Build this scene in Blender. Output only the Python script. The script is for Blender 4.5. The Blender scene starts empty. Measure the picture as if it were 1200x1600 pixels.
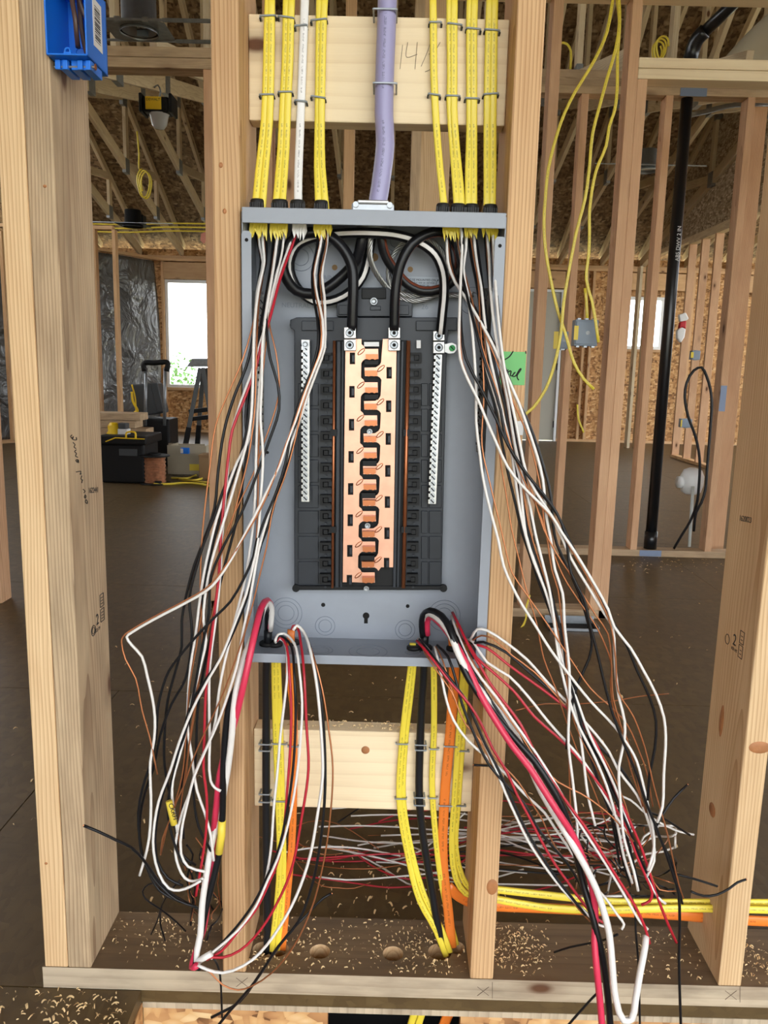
import bpy, math, random
import numpy as np
from mathutils import Vector, Matrix
random.seed(7)
S = bpy.context.scene
COL = S.collection
# ------------------------------------------------------------------ camera
F, PIT, ROL, YAW = 1252.87, .177728, .0242628, -.0053893
CX, CY, CZ = .214763, -1.160294, 1.020611
fw = Vector((math.sin(YAW)*math.cos(PIT), math.cos(YAW)*math.cos(PIT), -math.sin(PIT)))
r0 = Vector((math.cos(YAW), -math.sin(YAW), 0)); u0 = r0.cross(fw)
rt = math.cos(ROL)*r0 + math.sin(ROL)*u0; up = -math.sin(ROL)*r0 + math.cos(ROL)*u0
cam = bpy.data.cameras.new('camera'); camo = bpy.data.objects.new('camera', cam); COL.objects.link(camo)
cam.sensor_fit = 'VERTICAL'; cam.sensor_height = 36; cam.lens = F/1600*36; cam.clip_start = .02; cam.clip_end = 300
M = Matrix((rt, up, -fw)).transposed().to_4x4(); M.translation = Vector((CX, CY, CZ)); camo.matrix_world = M
S.camera = camo
# ------------------------------------------------------------------ world: bright overcast daylight
W = bpy.data.worlds.new('world'); S.world = W; W.use_nodes = True
bg = W.node_tree.nodes['Background']; bg.inputs[0].default_value = (.93, .97, 1.0, 1); bg.inputs[1].default_value = 6.4
S.view_settings.view_transform = 'Standard'; S.view_settings.look = 'None'; S.view_settings.gamma = 1
S.view_settings.use_curve_mapping = False; S.view_settings.exposure = -0.15

def ray(px, py): return fw + (px-600)/F*rt - (py-800)/F*up
O = Vector((CX, CY, CZ))
def P(px, py, y):                       # the point at wall depth y seen at this pixel
    d = ray(px, py); return O + d*((y-CY)/d.y)
def G(px, py, z=0.0):                   # the point at height z seen at this pixel
    d = ray(px, py); return O + d*((z-CZ)/d.z)

# ------------------------------------------------------------------ materials
MATS = {}
def newmat(name):
    m = bpy.data.materials.new(name); m.use_nodes = True; MATS[name] = m
    nt = m.node_tree; return m, nt, nt.nodes['Principled BSDF']
def N(nt, t, **kw):
    n = nt.nodes.new(t)
    for k, v in kw.items():
        if k.startswith('i_'): n.inputs[int(k[2:])].default_value = v
        else: setattr(n, k, v)
    return n
def ramp(nt, fac, stops):
    r = N(nt, 'ShaderNodeValToRGB'); e = r.color_ramp.elements
    while len(e) > 1: e.remove(e[-1])
    e[0].position = stops[0][0]; e[0].color = (*stops[0][1], 1)
    for p, c in stops[1:]:
        x = e.new(p); x.color = (*c, 1)
    nt.links.new(fac, r.inputs[0]); return r.outputs[0]
def mth(nt, op, a, b=None, c=None):
    n = N(nt, 'ShaderNodeMath', operation=op)
    for i, v in enumerate((a, b, c)):
        if v is None: continue
        if isinstance(v, (int, float)): n.inputs[i].default_value = v
        else: nt.links.new(v, n.inputs[i])
    return n.outputs[0]
def mixc(nt, fac, a, b, mode='MIX'):
    n = N(nt, 'ShaderNodeMix', data_type='RGBA', blend_type=mode)
    for i, v in ((0, fac), (6, a), (7, b)):
        if isinstance(v, (int, float)): n.inputs[i].default_value = v
        elif isinstance(v, tuple): n.inputs[i].default_value = (*v, 1)
        else: nt.links.new(v, n.inputs[i])
    return n.outputs[2]
def vscale(nt, vec, s):
    n = N(nt, 'ShaderNodeVectorMath', operation='MULTIPLY'); nt.links.new(vec, n.inputs[0]); n.inputs[1].default_value = s
    return n.outputs[0]
def srgb(r, g, b):
    f = lambda c: (c/255/12.92) if c <= 10 else ((c/255+.055)/1.055)**2.4
    return (f(r), f(g), f(b))
def bump(nt, b, h, s=.2, d=.002):
    n = N(nt, 'ShaderNodeBump'); n.inputs['Strength'].default_value = s; n.inputs['Distance'].default_value = d
    nt.links.new(h, n.inputs['Height']); nt.links.new(n.outputs[0], b.inputs['Normal'])

def plain(name, rgb, rough=.5, metal=0, noise=0, coat=0):
    m, nt, b = newmat(name)
    b.inputs['Roughness'].default_value = rough; b.inputs['Metallic'].default_value = metal
    c = srgb(*rgb); b.inputs['Base Color'].default_value = (*c, 1)
    if coat: b.inputs['Coat Weight'].default_value = coat
    if noise:
        tc = N(nt, 'ShaderNodeTexCoord'); n = N(nt, 'ShaderNodeTexNoise'); n.inputs['Scale'].default_value = 35; n.inputs['Detail'].default_value = 5
        nt.links.new(tc.outputs['Object'], n.inputs['Vector'])
        o = ramp(nt, n.outputs[0], [(.3, tuple(x*(1-noise) for x in c)), (.7, tuple(min(1, x*(1+noise)) for x in c))])
        nt.links.new(o, b.inputs['Base Color'])
    return m

def wood(name, light, dark, knot=(96, 58, 30), ring=.0055, contrast=1.0, dirt=0.0):
    """Grain along the board's own Z axis: growth rings round an offset pith, fibres, knots."""
    m, nt, b = newmat(name); b.inputs['Roughness'].default_value = .72
    L = nt.links
    tc = N(nt, 'ShaderNodeTexCoord'); oi = N(nt, 'ShaderNodeObjectInfo')
    cmb = N(nt, 'ShaderNodeCombineXYZ')
    L.new(mth(nt, 'MULTIPLY', oi.outputs['Random'], 37.0), cmb.inputs[2]); L.new(mth(nt, 'MULTIPLY', oi.outputs['Random'], .35), cmb.inputs[0])
    cmb.inputs[1].default_value = .05
    add = N(nt, 'ShaderNodeVectorMath', operation='ADD'); L.new(tc.outputs['Object'], add.inputs[0]); L.new(cmb.outputs[0], add.inputs[1])
    v = add.outputs[0]
    n1 = N(nt, 'ShaderNodeTexNoise'); n1.inputs['Scale'].default_value = 1.0; n1.inputs['Detail'].default_value = 2
    L.new(vscale(nt, v, (9, 9, 1.3)), n1.inputs['Vector'])
    flat = vscale(nt, v, (1, 1, 0))
    ln = N(nt, 'ShaderNodeVectorMath', operation='LENGTH'); L.new(flat, ln.inputs[0])
    rad = mth(nt, 'ADD', ln.outputs['Value'], mth(nt, 'MULTIPLY', n1.outputs[0], .045))
    saw = mth(nt, 'FRACT', mth(nt, 'DIVIDE', rad, ring))
    ringv = mth(nt, 'POWER', saw, 3.0)
    n2 = N(nt, 'ShaderNodeTexNoise'); n2.inputs['Scale'].default_value = 1.0; n2.inputs['Detail'].default_value = 4
    L.new(vscale(nt, v, (420, 420, 9)), n2.inputs['Vector'])
    n3 = N(nt, 'ShaderNodeTexNoise'); n3.inputs['Scale'].default_value = 1.0; n3.inputs['Detail'].default_value = 3
    L.new(vscale(nt, v, (14, 14, 4)), n3.inputs['Vector'])
    f = mth(nt, 'ADD', mth(nt, 'MULTIPLY', ringv, .42*contrast), mth(nt, 'MULTIPLY', n2.outputs[0], .40*contrast))
    f = mth(nt, 'ADD', f, mth(nt, 'MULTIPLY', n3.outputs[0], .5))
    a, d = srgb(*light), srgb(*dark)
    mid = tuple((x+y)/2 for x, y in zip(a, d))
    col = ramp(nt, f, [(.30, a), (.62, mid), (1.0, d)])
    vo = N(nt, 'ShaderNodeTexVoronoi'); vo.inputs['Scale'].default_value = 1.0; vo.inputs['Randomness'].default_value = 1
    L.new(vscale(nt, v, (5.5, 5.5, 2.6)), vo.inputs['Vector'])
    kn = ramp(nt, vo.outputs['Distance'], [(.045, (1, 1, 1)), (.075, (.35, .35, .35)), (.16, (0, 0, 0))])
    col = mixc(nt, kn, col, srgb(*knot))
    hs = N(nt, 'ShaderNodeHueSaturation'); L.new(col, hs.inputs['Color'])
    L.new(mth(nt, 'ADD', mth(nt, 'MULTIPLY', oi.outputs['Random'], .22), .89), hs.inputs['Value'])
    out = hs.outputs[0]
    if dirt:
        n4 = N(nt, 'ShaderNodeTexNoise'); n4.inputs['Scale'].default_value = 1; n4.inputs['Detail'].default_value = 6
        L.new(vscale(nt, v, (30, 30, 7)), n4.inputs['Vector'])
        out = mixc(nt, ramp(nt, n4.outputs[0], [(.42, (0, 0, 0)), (.75, (dirt, dirt, dirt))]), out, srgb(84, 68, 52))
    L.new(out, b.inputs['Base Color'])
    bump(nt, b, mth(nt, 'ADD', ringv, n2.outputs[0]), .25, .0012)
    return m

def osb(name, cols, scale=1.0, dirt=None, rough=.7):
    m, nt, b = newmat(name); L = nt.links; b.inputs['Roughness'].default_value = rough
    tc = N(nt, 'ShaderNodeTexCoord'); base = tc.outputs['Object']
    wn = N(nt, 'ShaderNodeTexNoise'); wn.inputs['Scale'].default_value = 6*scale
    L.new(base, wn.inputs['Vector'])
    fac = None; prev = None
    for i, (rx, ry, rz, s) in enumerate([(.3, .2, .5, (13, 42, 20)), (.5, 1.1, -.7, (44, 15, 22)), (1.2, .3, .9, (22, 17, 48))]):
        mp = N(nt, 'ShaderNodeMapping'); mp.inputs['Rotation'].default_value = (rx, ry, rz); mp.inputs['Scale'].default_value = tuple(x*scale for x in s)
        L.new(base, mp.inputs[0])
        vo = N(nt, 'ShaderNodeTexVoronoi'); vo.inputs['Scale'].default_value = 1
        L.new(mp.outputs[0], vo.inputs['Vector'])
        sep = N(nt, 'ShaderNodeSeparateColor'); L.new(vo.outputs['Color'], sep.inputs[0])
        val = mth(nt, 'SUBTRACT', sep.outputs[0], mth(nt, 'MULTIPLY', vo.outputs['Distance'], .35))
        prev = val if prev is None else mth(nt, 'MAXIMUM', mth(nt, 'MULTIPLY', prev, .82), val)
    k = len(cols); col = ramp(nt, prev, [(.15+.75*i/(k-1), srgb(*c)) for i, c in enumerate(cols)])
    if dirt:
        n4 = N(nt, 'ShaderNodeTexNoise'); n4.inputs['Scale'].default_value = 2.2; n4.inputs['Detail'].default_value = 8; n4.inputs['Roughness'].default_value = .7
        L.new(base, n4.inputs['Vector'])
        col = mixc(nt, ramp(nt, n4.outputs[0], [(.3, (.35,)*3), (.7, (.85,)*3)]), col, srgb(*dirt))
    L.new(col, b.inputs['Base Color']); bump(nt, b, prev, .35, .002)
    return m

def jacket(name, rgb, ink=(60, 55, 25), rough=.35):
    """Cable jacket with a faint printed legend running along it (UV: x round, y metres along)."""
    m, nt, b = newmat(name); L = nt.links; b.inputs['Roughness'].default_value = rough
    uv = N(nt, 'ShaderNodeUVMap'); sp = N(nt, 'ShaderNodeSeparateXYZ'); L.new(uv.outputs[0], sp.inputs[0])
    y = mth(nt, 'MULTIPLY', sp.outputs[1], 620.0); x = mth(nt, 'MULTIPLY', sp.outputs[0], 150.0)
    cm = N(nt, 'ShaderNodeCombineXYZ'); L.new(mth(nt, 'FLOOR', y), cm.inputs[1]); L.new(mth(nt, 'FLOOR', x), cm.inputs[0])
    wn = N(nt, 'ShaderNodeTexWhiteNoise'); L.new(cm.outputs[0], wn.inputs['Vector'])
    on = mth(nt, 'GREATER_THAN', wn.outputs['Value'], .42)
    band = mth(nt, 'LESS_THAN', mth(nt, 'ABSOLUTE', mth(nt, 'SUBTRACT', sp.outputs[0], .1875)), .02)
    sec = mth(nt, 'GREATER_THAN', mth(nt, 'FRACT', mth(nt, 'MULTIPLY', sp.outputs[1], 7.3)), .30)
    word = mth(nt, 'GREATER_THAN', mth(nt, 'FRACT', mth(nt, 'MULTIPLY', sp.outputs[1], 71.0)), .22)
    f = mth(nt, 'MULTIPLY', mth(nt, 'MULTIPLY', on, band), mth(nt, 'MULTIPLY', sec, word))
    L.new(mixc(nt, mth(nt, 'MULTIPLY', f, .5), srgb(*rgb), srgb(*ink)), b.inputs['Base Color'])
    return m

WOODA = wood('pine_pale', (231, 200, 156), (186, 142, 96))
WOODB = wood('pine_warm', (222, 184, 138), (170, 122, 78))
WOODG = wood('pine_weathered', (214, 188, 152), (150, 118, 88), dirt=.35)
WOODR = wood('fir_reddish', (222, 181, 142), (174, 126, 90))
WOODS = wood('spruce_block', (238, 218, 182), (204, 174, 132), ring=.021, contrast=.45)
WOODP = wood('plate_grey', (204, 186, 160), (140, 120, 98), ring=.016, contrast=.5, dirt=.6)
WOODPT = wood('plate_top_weathered_shaded', (128, 104, 76), (86, 66, 46), ring=.016, contrast=.5, dirt=.7)  # weathered brown, with dimmer light on upward faces put into its colour
CUW = plain('copper_winding_wire', (186, 138, 106), .5, .4, .25)
WOODT = wood('truss_pine', (222, 205, 172), (176, 148, 112), contrast=.7)
OSBW = osb('osb_wall', [(120, 82, 44), (176, 126, 74), (206, 160, 104), (226, 190, 140)])
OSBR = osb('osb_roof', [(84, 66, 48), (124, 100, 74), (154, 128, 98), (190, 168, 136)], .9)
OSBF = osb('osb_floor', [(78, 60, 36), (92, 73, 44), (104, 84, 52), (118, 97, 63)], 1.7, dirt=(82, 64, 37), rough=.46)
OSBE = osb('osb_rim', [(112, 74, 42), (180, 130, 84), (210, 164, 110), (228, 198, 150)], 1.5)
YEL = jacket('yellow_jacket', (236, 214, 72)); WHJ = jacket('white_jacket', (232, 230, 228), (90, 80, 80))
ORJ = jacket('orange_jacket', (236, 128, 48), (120, 60, 20)); BKJ = plain('black_jacket', (30, 31, 34), .32)
LAV = jacket('lavender_jacket', (158, 154, 194), (80, 78, 100), .4); BRJ = plain('brown_jacket', (92, 66, 52), .4)
KW = plain('black_insulation', (24, 24, 27), .3); WW = plain('white_insulation', (228, 224, 220), .35)
RW = plain('red_insulation', (180, 34, 50), .38); PW = plain('pink_red_insulation', (214, 54, 86), .38); RBW = plain('brown_stripe', (118, 62, 44), .35)
CU = plain('bare_copper', (190, 124, 84), .36, .8); CUB = plain('bus_copper', (214, 164, 140), .36, .6, .1)
CUD = plain('dark_copper', (172, 106, 70), .34, .75)
AL = plain('bright_aluminium', (184, 184, 182), .38, .9, .08); ZN = plain('zinc', (158, 162, 166), .42, .85, .12)
STL = plain('dull_steel', (150, 155, 160), .42, .75, .1); GAL = plain('galvanised', (140, 144, 146), .5, .6, .15)
GREY = plain('grey_enamel', (146, 152, 162), .42, 0, .03); GREYD = plain('grey_enamel_edge', (120, 128, 140), .5)
BLKP = plain('black_moulding', (42, 46, 53), .36, 0, .08); BLKD = plain('black_plastic', (16, 17, 19), .55)
for _m in (BLKP, BLKD, BKJ, KW): _m.node_tree.nodes['Principled BSDF'].inputs['Specular IOR Level'].default_value = .28
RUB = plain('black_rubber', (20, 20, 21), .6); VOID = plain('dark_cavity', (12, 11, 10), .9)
BLUE = plain('blue_box_plastic', (18, 116, 226), .38); BLUEG = plain('grey_blue_box', (128, 142, 158), .5)
GTAPE = plain('green_tape', (112, 182, 112), .7); YTAPE = plain('yellow_tape', (232, 206, 70), .5)
INK = plain('black_ink', (22, 20, 20), .7); PENCIL = plain('pencil', (120, 104, 90), .8)
PAPER = plain('white_paper', (226, 226, 226), .6); LBL = plain('pale_label', (176, 184, 194), .6)
GRN = plain('green_screw', (24, 130, 60), .4, .3); ABS = plain('black_abs_pipe', (20, 22, 26), .28); PEX = plain('white_pipe', (206, 212, 210), .4)
DUSTY = plain('shaving', (226, 196, 146), .8, 0, .2); PLATEBLUE = plain('nail_plate', (126, 140, 166), .5, .3)
DOORM = plain('door_grey', (176, 172, 158), .5); WHT = plain('white_vinyl', (232, 234, 234), .4); PINK = plain('pink_flag', (226, 150, 130), .6)
TOOLY = plain('tool_yellow', (236, 196, 24), .45); TOOLG = plain('tool_grey', (64, 68, 72), .45); CARD = plain('pale_carton', (172, 162, 140), .8)
REDP = plain('red_print', (190, 34, 44), .5); TAN = plain('kraft_card', (150, 120, 84), .8); SILT = plain('ladder_grey', (92, 96, 98), .4, .5)
GRASS = plain('dry_ground', (176, 170, 140), .95, 0, .25); LEAF = plain('shrub_leaf', (86, 128, 62), .7, 0, .3)
m, nt, b = newmat('clear_poly'); POLY = m
b.inputs['Base Color'].default_value = (.085, .082, .078, 1); b.inputs['Roughness'].default_value = .24; b.inputs['Alpha'].default_value = 1
_n = N(nt, 'ShaderNodeTexNoise'); _n.inputs['Scale'].default_value = 5.5; _n.inputs['Detail'].default_value = 5; _n.inputs['Distortion'].default_value = .8
bump(nt, b, _n.outputs[0], .9, .15)
m, nt, b = newmat('window_glass'); GLASS = m
b.inputs['Base Color'].default_value = (1, 1, 1, 1); b.inputs['Transmission Weight'].default_value = 1; b.inputs['Roughness'].default_value = 0; b.inputs['IOR'].default_value = 1.01
m, nt, b = newmat('lens_plastic'); LENS = m
b.inputs['Base Color'].default_value = (.8, .82, .84, 1); b.inputs['Roughness'].default_value = .15; b.inputs['Transmission Weight'].default_value = .4

# ------------------------------------------------------------------ mesh helpers
class MB:
    def __init__(s): s.v = []; s.f = []; s.m = []; s.uv = []
    def face(s, idx, mi=0, uv=None): s.f.append(tuple(idx)); s.m.append(mi); s.uv.append(uv)
    def box(s, a, b, mi=0):
        x0, y0, z0 = a; x1, y1, z1 = b; k = len(s.v)
        s.v += [(x0,y0,z0),(x1,y0,z0),(x1,y1,z0),(x0,y1,z0),(x0,y0,z1),(x1,y0,z1),(x1,y1,z1),(x0,y1,z1)]
        for q in ((3,2,1,0),(4,5,6,7),(0,1,5,4),(1,2,6,5),(2,3,7,6),(3,0,4,7)): s.face([k+i for i in q], mi)
        return s
    def hexa(s, c, mi=0):              # eight corners, bottom ring then top ring
        k = len(s.v); s.v += [tuple(p) for p in c]
        for q in ((3,2,1,0),(4,5,6,7),(0,1,5,4),(1,2,6,5),(2,3,7,6),(3,0,4,7)): s.face([k+i for i in q], mi)
        return s
    def bar(s, p, q, w, d, upv=(0, 0, 1), mi=0):
        p, q = Vector(p), Vector(q); z = (q-p).normalized(); u = Vector(upv)
        x = u.cross(z); x = x.normalized() if x.length > 1e-5 else Vector((1, 0, 0)); y = z.cross(x)
        c = []
        for e in (p, q):
            for a, b_ in ((-1,-1),(1,-1),(1,1),(-1,1)): c.append(e + x*(a*w/2) + y*(b_*d/2))
        return s.hexa(c, mi)
    def prism(s, poly, off, mi=0):     # closed polygon (3-D points) extruded by a vector
        n = len(poly); k = len(s.v); off = Vector(off)
        s.v += [tuple(p) for p in poly] + [tuple(Vector(p)+off) for p in poly]
        s.face(range(k, k+n), mi); s.face(range(k+2*n-1, k+n-1, -1), mi)
        for i in range(n): j = (i+1) % n; s.face((k+j, k+i, k+n+i, k+n+j), mi)
        return s
    def cyl(s, p, q, r, n=14, r2=None, mi=0, caps=True):
        p, q = Vector(p), Vector(q); z = (q-p).normalized(); r2 = r if r2 is None else r2
        a = Vector((0, 0, 1)) if abs(z.z) < .9 else Vector((1, 0, 0)); x = a.cross(z).normalized(); y = z.cross(x); k = len(s.v)
        for c, rr in ((p, r), (q, r2)):
            for i in range(n): t = 2*math.pi*i/n; s.v.append(tuple(c + x*(rr*math.cos(t)) + y*(rr*math.sin(t))))
        for i in range(n): j = (i+1) % n; s.face((k+i, k+j, k+n+j, k+n+i), mi)
        if caps: s.face(range(k+n-1, k-1, -1), mi); s.face(range(k+n, k+2*n), mi)
        return s
    def lathe(s, base, prof, n=20, axis=(0, 0, 1), mi=0):
        z = Vector(axis).normalized(); a = Vector((0, 0, 1)) if abs(z.z) < .9 else Vector((1, 0, 0))
        x = a.cross(z).normalized(); y = z.cross(x); k = len(s.v); base = Vector(base)
        for r, h in prof:
            for i in range(n): t = 2*math.pi*i/n; s.v.append(tuple(base + z*h + x*(r*math.cos(t)) + y*(r*math.sin(t))))
        for a_ in range(len(prof)-1):
            for i in range(n):
                j = (i+1) % n; s.face((k+a_*n+i, k+a_*n+j, k+(a_+1)*n+j, k+(a_+1)*n+i), mi)
        return s
    def ring(s, c, axis, R, r, n=28, m=5, mi=0):
        z = Vector(axis).normalized(); a = Vector((0, 0, 1)) if abs(z.z) < .9 else Vector((1, 0, 0))
        x = a.cross(z).normalized(); y = z.cross(x); k = len(s.v); c = Vector(c)
        for i in range(n):
            t = 2*math.pi*i/n; e = x*math.cos(t)+y*math.sin(t)
            for j in range(m): q = 2*math.pi*j/m; s.v.append(tuple(c + e*(R+r*math.cos(q)) + z*(r*math.sin(q))))
        for i in range(n):
            for j in range(m):
                i2, j2 = (i+1) % n, (j+1) % m; s.face((k+i*m+j, k+i2*m+j, k+i2*m+j2, k+i*m+j2), mi)
        return s
    def tube(s, pts, r, n=6, flat=None, nrm=(0, -1, 0), stripe=None, mi=0):
        """Sweep along pts. flat=(half width, half thickness) for flat cable; stripe=(first, last) ring faces use slot 1."""
        pts = [Vector(p) for p in pts]; k = len(s.v); N_ = len(pts); nv = Vector(nrm); L = 0; Ls = []
        for i, p in enumerate(pts):
            t = (pts[min(i+1, N_-1)] - pts[max(i-1, 0)])
            t = t.normalized() if t.length > 1e-9 else Vector((0, 0, 1))
            nv = nv - t*nv.dot(t)
            nv = nv.normalized() if nv.length > 1e-5 else t.orthogonal().normalized()
            bn = t.cross(nv)
            if i: L += (p-pts[i-1]).length
            Ls.append(L)
            for j in range(n):
                a = 2*math.pi*(j+.5)/n
                ca, sa = math.cos(a), math.sin(a)
                if flat:
                    e = .55
                    x = math.copysign(abs(ca)**e, ca)*flat[0]; y = math.copysign(abs(sa)**e, sa)*flat[1]
                    s.v.append(tuple(p + bn*x + nv*y))
                else: s.v.append(tuple(p + bn*(r*ca) + nv*(r*sa)))
        for i in range(N_-1):
            for j in range(n):
                j2 = (j+1) % n; mm = 1 if (stripe and stripe[0] <= j <= stripe[1]) else mi
                s.face((k+i*n+j, k+i*n+j2, k+(i+1)*n+j2, k+(i+1)*n+j), mm,
                       ((j/n, Ls[i]), ((j+1)/n, Ls[i]), ((j+1)/n, Ls[i+1]), (j/n, Ls[i+1])))
        s.face(range(k+n-1, k-1, -1), mi); e = k+(N_-1)*n; s.face(range(e, e+n), mi)
        return s
    def mesh(s, name, mats, smooth=False):
        me = bpy.data.meshes.new(name); me.from_pydata([tuple(p) for p in s.v], [], s.f)
        for m_ in (mats if isinstance(mats, (list, tuple)) else [mats]): me.materials.append(m_)
        me.polygons.foreach_set('material_index', s.m)
        if any(u for u in s.uv):
            ul = me.uv_layers.new(name='UVMap'); li = 0
            for f, u in zip(s.f, s.uv):
                for q in range(len(f)):
                    if u: ul.data[li].uv = u[q]
                    li += 1
        if smooth: me.polygons.foreach_set('use_smooth', [True]*len(s.f))
        me.update(); return me
    def build(s, name, mats, parent=None, smooth=False, bev=0):
        me = s.mesh(name, mats, smooth); o = bpy.data.objects.new(name, me); COL.objects.link(o)
        if parent is not None:
            o.parent = parent; o.matrix_parent_inverse = parent.matrix_world.inverted()
        if bev:
            md = o.modifiers.new('bevel', 'BEVEL'); md.width = bev; md.segments = 2; md.limit_method = 'ANGLE'
        return o

def tag(o, label=None, cat=None, group=None, kind=None):
    if label: o['label'] = label
    if cat: o['category'] = cat
    if group: o['group'] = group
    if kind: o['kind'] = kind
    return o
def empty(name, loc=(0, 0, 0)):
    o = bpy.data.objects.new(name, None); COL.objects.link(o); o.location = loc; o.empty_display_size = .05
    o.matrix_world = Matrix.Translation(Vector(loc)); return o
def thing(name, loc, label, cat, group=None): return tag(empty(name, loc), label, cat, group)
def struct(name, loc=(0, 0, 0)): return tag(empty(name, loc), kind='structure')
def board(name, p, q, w, d, mat, parent, upv=(0, 1, 0), bev=.0025, label=None):
    """A board from p to q; its own Z runs along it (grain), w across, d along upv."""
    p, q = Vector(p), Vector(q); z = (q-p); L = z.length; z.normalize(); u = Vector(upv)
    x = u.cross(z).normalized(); y = z.cross(x)
    mb = MB().box((-w/2, -d/2, 0), (w/2, d/2, L)); o = mb.build(name, mat, None, False, bev)
    mw = Matrix((x, y, z)).transposed().to_4x4(); mw.translation = p
    if parent is not None:
        o.parent = parent; o.matrix_parent_inverse = parent.matrix_world.inverted()
    o.matrix_world = mw
    if label: o['label'] = label
    return o
def stud(parent, x0, y0, z0, z1, mat, w=.038, d=.089, label=None, name='stud'):
    return board(name, (x0+w/2, y0+d/2, z0), (x0+w/2, y0+d/2, z1), w, d, mat, parent, (0, 1, 0), .0025, label)
def spline(pts, step=.012, sub=None):
    pts = [Vector(p) for p in pts]
    if len(pts) < 3: 
        n = max(2, int((pts[1]-pts[0]).length/step)); return [pts[0].lerp(pts[1], i/n) for i in range(n+1)]
    ext = [pts[0]*2-pts[1]] + pts + [pts[-1]*2-pts[-2]]; out = []
    for i in range(1, len(ext)-2):
        a, b_, c, d = ext[i-1:i+3]; n = sub or max(2, int((c-b_).length/step))
        # centripetal Catmull-Rom keeps the curve from overshooting at uneven spacing
        t0 = 0; t1 = t0+max((b_-a).length, 1e-6)**.5; t2 = t1+max((c-b_).length, 1e-6)**.5; t3 = t2+max((d-c).length, 1e-6)**.5
        for j in range(n):
            t = t1+(t2-t1)*j/n
            A1 = a*((t1-t)/(t1-t0))+b_*((t-t0)/(t1-t0)); A2 = b_*((t2-t)/(t2-t1))+c*((t-t1)/(t2-t1)); A3 = c*((t3-t)/(t3-t2))+d*((t-t2)/(t3-t2))
            B1 = A1*((t2-t)/(t2-t0))+A2*((t-t0)/(t2-t0)); B2 = A2*((t3-t)/(t3-t1))+A3*((t-t1)/(t3-t1))
            out.append(B1*((t2-t)/(t2-t1))+B2*((t-t1)/(t2-t1)))
    out.append(pts[-1]); return out
def text_mesh(name, body, size, mat, parent, origin, right, upd, thick=.0003, italic=0):
    c = bpy.data.curves.new(name, 'FONT'); c.body = body; c.size = size; c.extrude = thick; c.shear = italic; c.align_x = 'LEFT'
    t = bpy.data.objects.new(name, c); COL.objects.link(t)
    dg = bpy.context.evaluated_depsgraph_get(); me = bpy.data.meshes.new_from_object(t.evaluated_get(dg))
    bpy.data.objects.remove(t); bpy.data.curves.remove(c); me.materials.clear(); me.materials.append(mat); me.name = name
    o = bpy.data.objects.new(name, me); COL.objects.link(o)
    r, u = Vector(right).normalized(), Vector(upd).normalized(); n = r.cross(u)
    mw = Matrix((r, u, n)).transposed().to_4x4(); mw.translation = Vector(origin)
    if parent is not None: o.parent = parent; o.matrix_parent_inverse = parent.matrix_world.inverted()
    o.matrix_world = mw; return o
def strokes(name, lines, r, mat, parent, f):
    mb = MB()
    for l in lines: mb.tube(spline([f(*p) for p in l], .003), r, 5)
    return mb.build(name, mat, parent)

# ================================================================== SETTING
# ---- floor: subfloor sheets with a joint between them, an open shaft in front of the panel wall
floor = struct('floor')
def sheet(x0, x1, y0, y1):
    MB().box((x0+.0015, y0+.0015, -.023), (x1-.0015, y1-.0015, 0)).build('subfloor_panel', OSBF, floor)
ys = [0.0, 1.22, 2.44, 3.66, 4.88, 6.10, 7.32, 8.54, 9.76, 10.98]
for r_, (a, b_) in enumerate(zip(ys[:-1], ys[1:])):
    x = -5.5 - (1.22 if r_ % 2 else 0)
    while x < 7.0:
        sheet(max(x, -5.5), min(x+2.44, 7.0), a, b_); x += 2.44
sheet(-2.9, -.172, -1.22, 0); sheet(-5.3, -2.9, -1.22, 0); sheet(-2.9, -.172, -3.6, -1.22); sheet(-5.3, -2.9, -3.6, -1.22)
sheet(1.9, 4.34, -3.6, 0); sheet(4.34, 7, -3.6, 0); sheet(-.172, 1.9, -3.6, -2.0)
# rim below the plate, with the rectangular opening through which cables pass
tr = struct('trim_1')
MB().box((-.172, .001, -.034), (1.9, .02, -.0235)).build('subfloor_edge', WOODP, tr)
MB().box((-.172, .003, -.60), (.135, .022, -.0345)).build('rim_panel', OSBE, tr)
MB().box((.356, .003, -.60), (1.9, .022, -.0345)).build('rim_panel', OSBE, tr)
MB().box((.135, .003, -.60), (.356, .022, -.20)).build('rim_panel', OSBE, tr)
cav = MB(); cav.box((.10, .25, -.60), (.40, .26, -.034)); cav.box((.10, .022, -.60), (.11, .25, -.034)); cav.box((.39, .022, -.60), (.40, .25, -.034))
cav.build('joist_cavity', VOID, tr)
MB().box((-.19, -3.6, -.60), (-.172, .0, -.024)).build('shaft_side', OSBE, tr)
MB().box((-.3, -3.6, -.62), (1.9, .3, -.60)).build('shaft_bottom', OSBF, tr)

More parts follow.
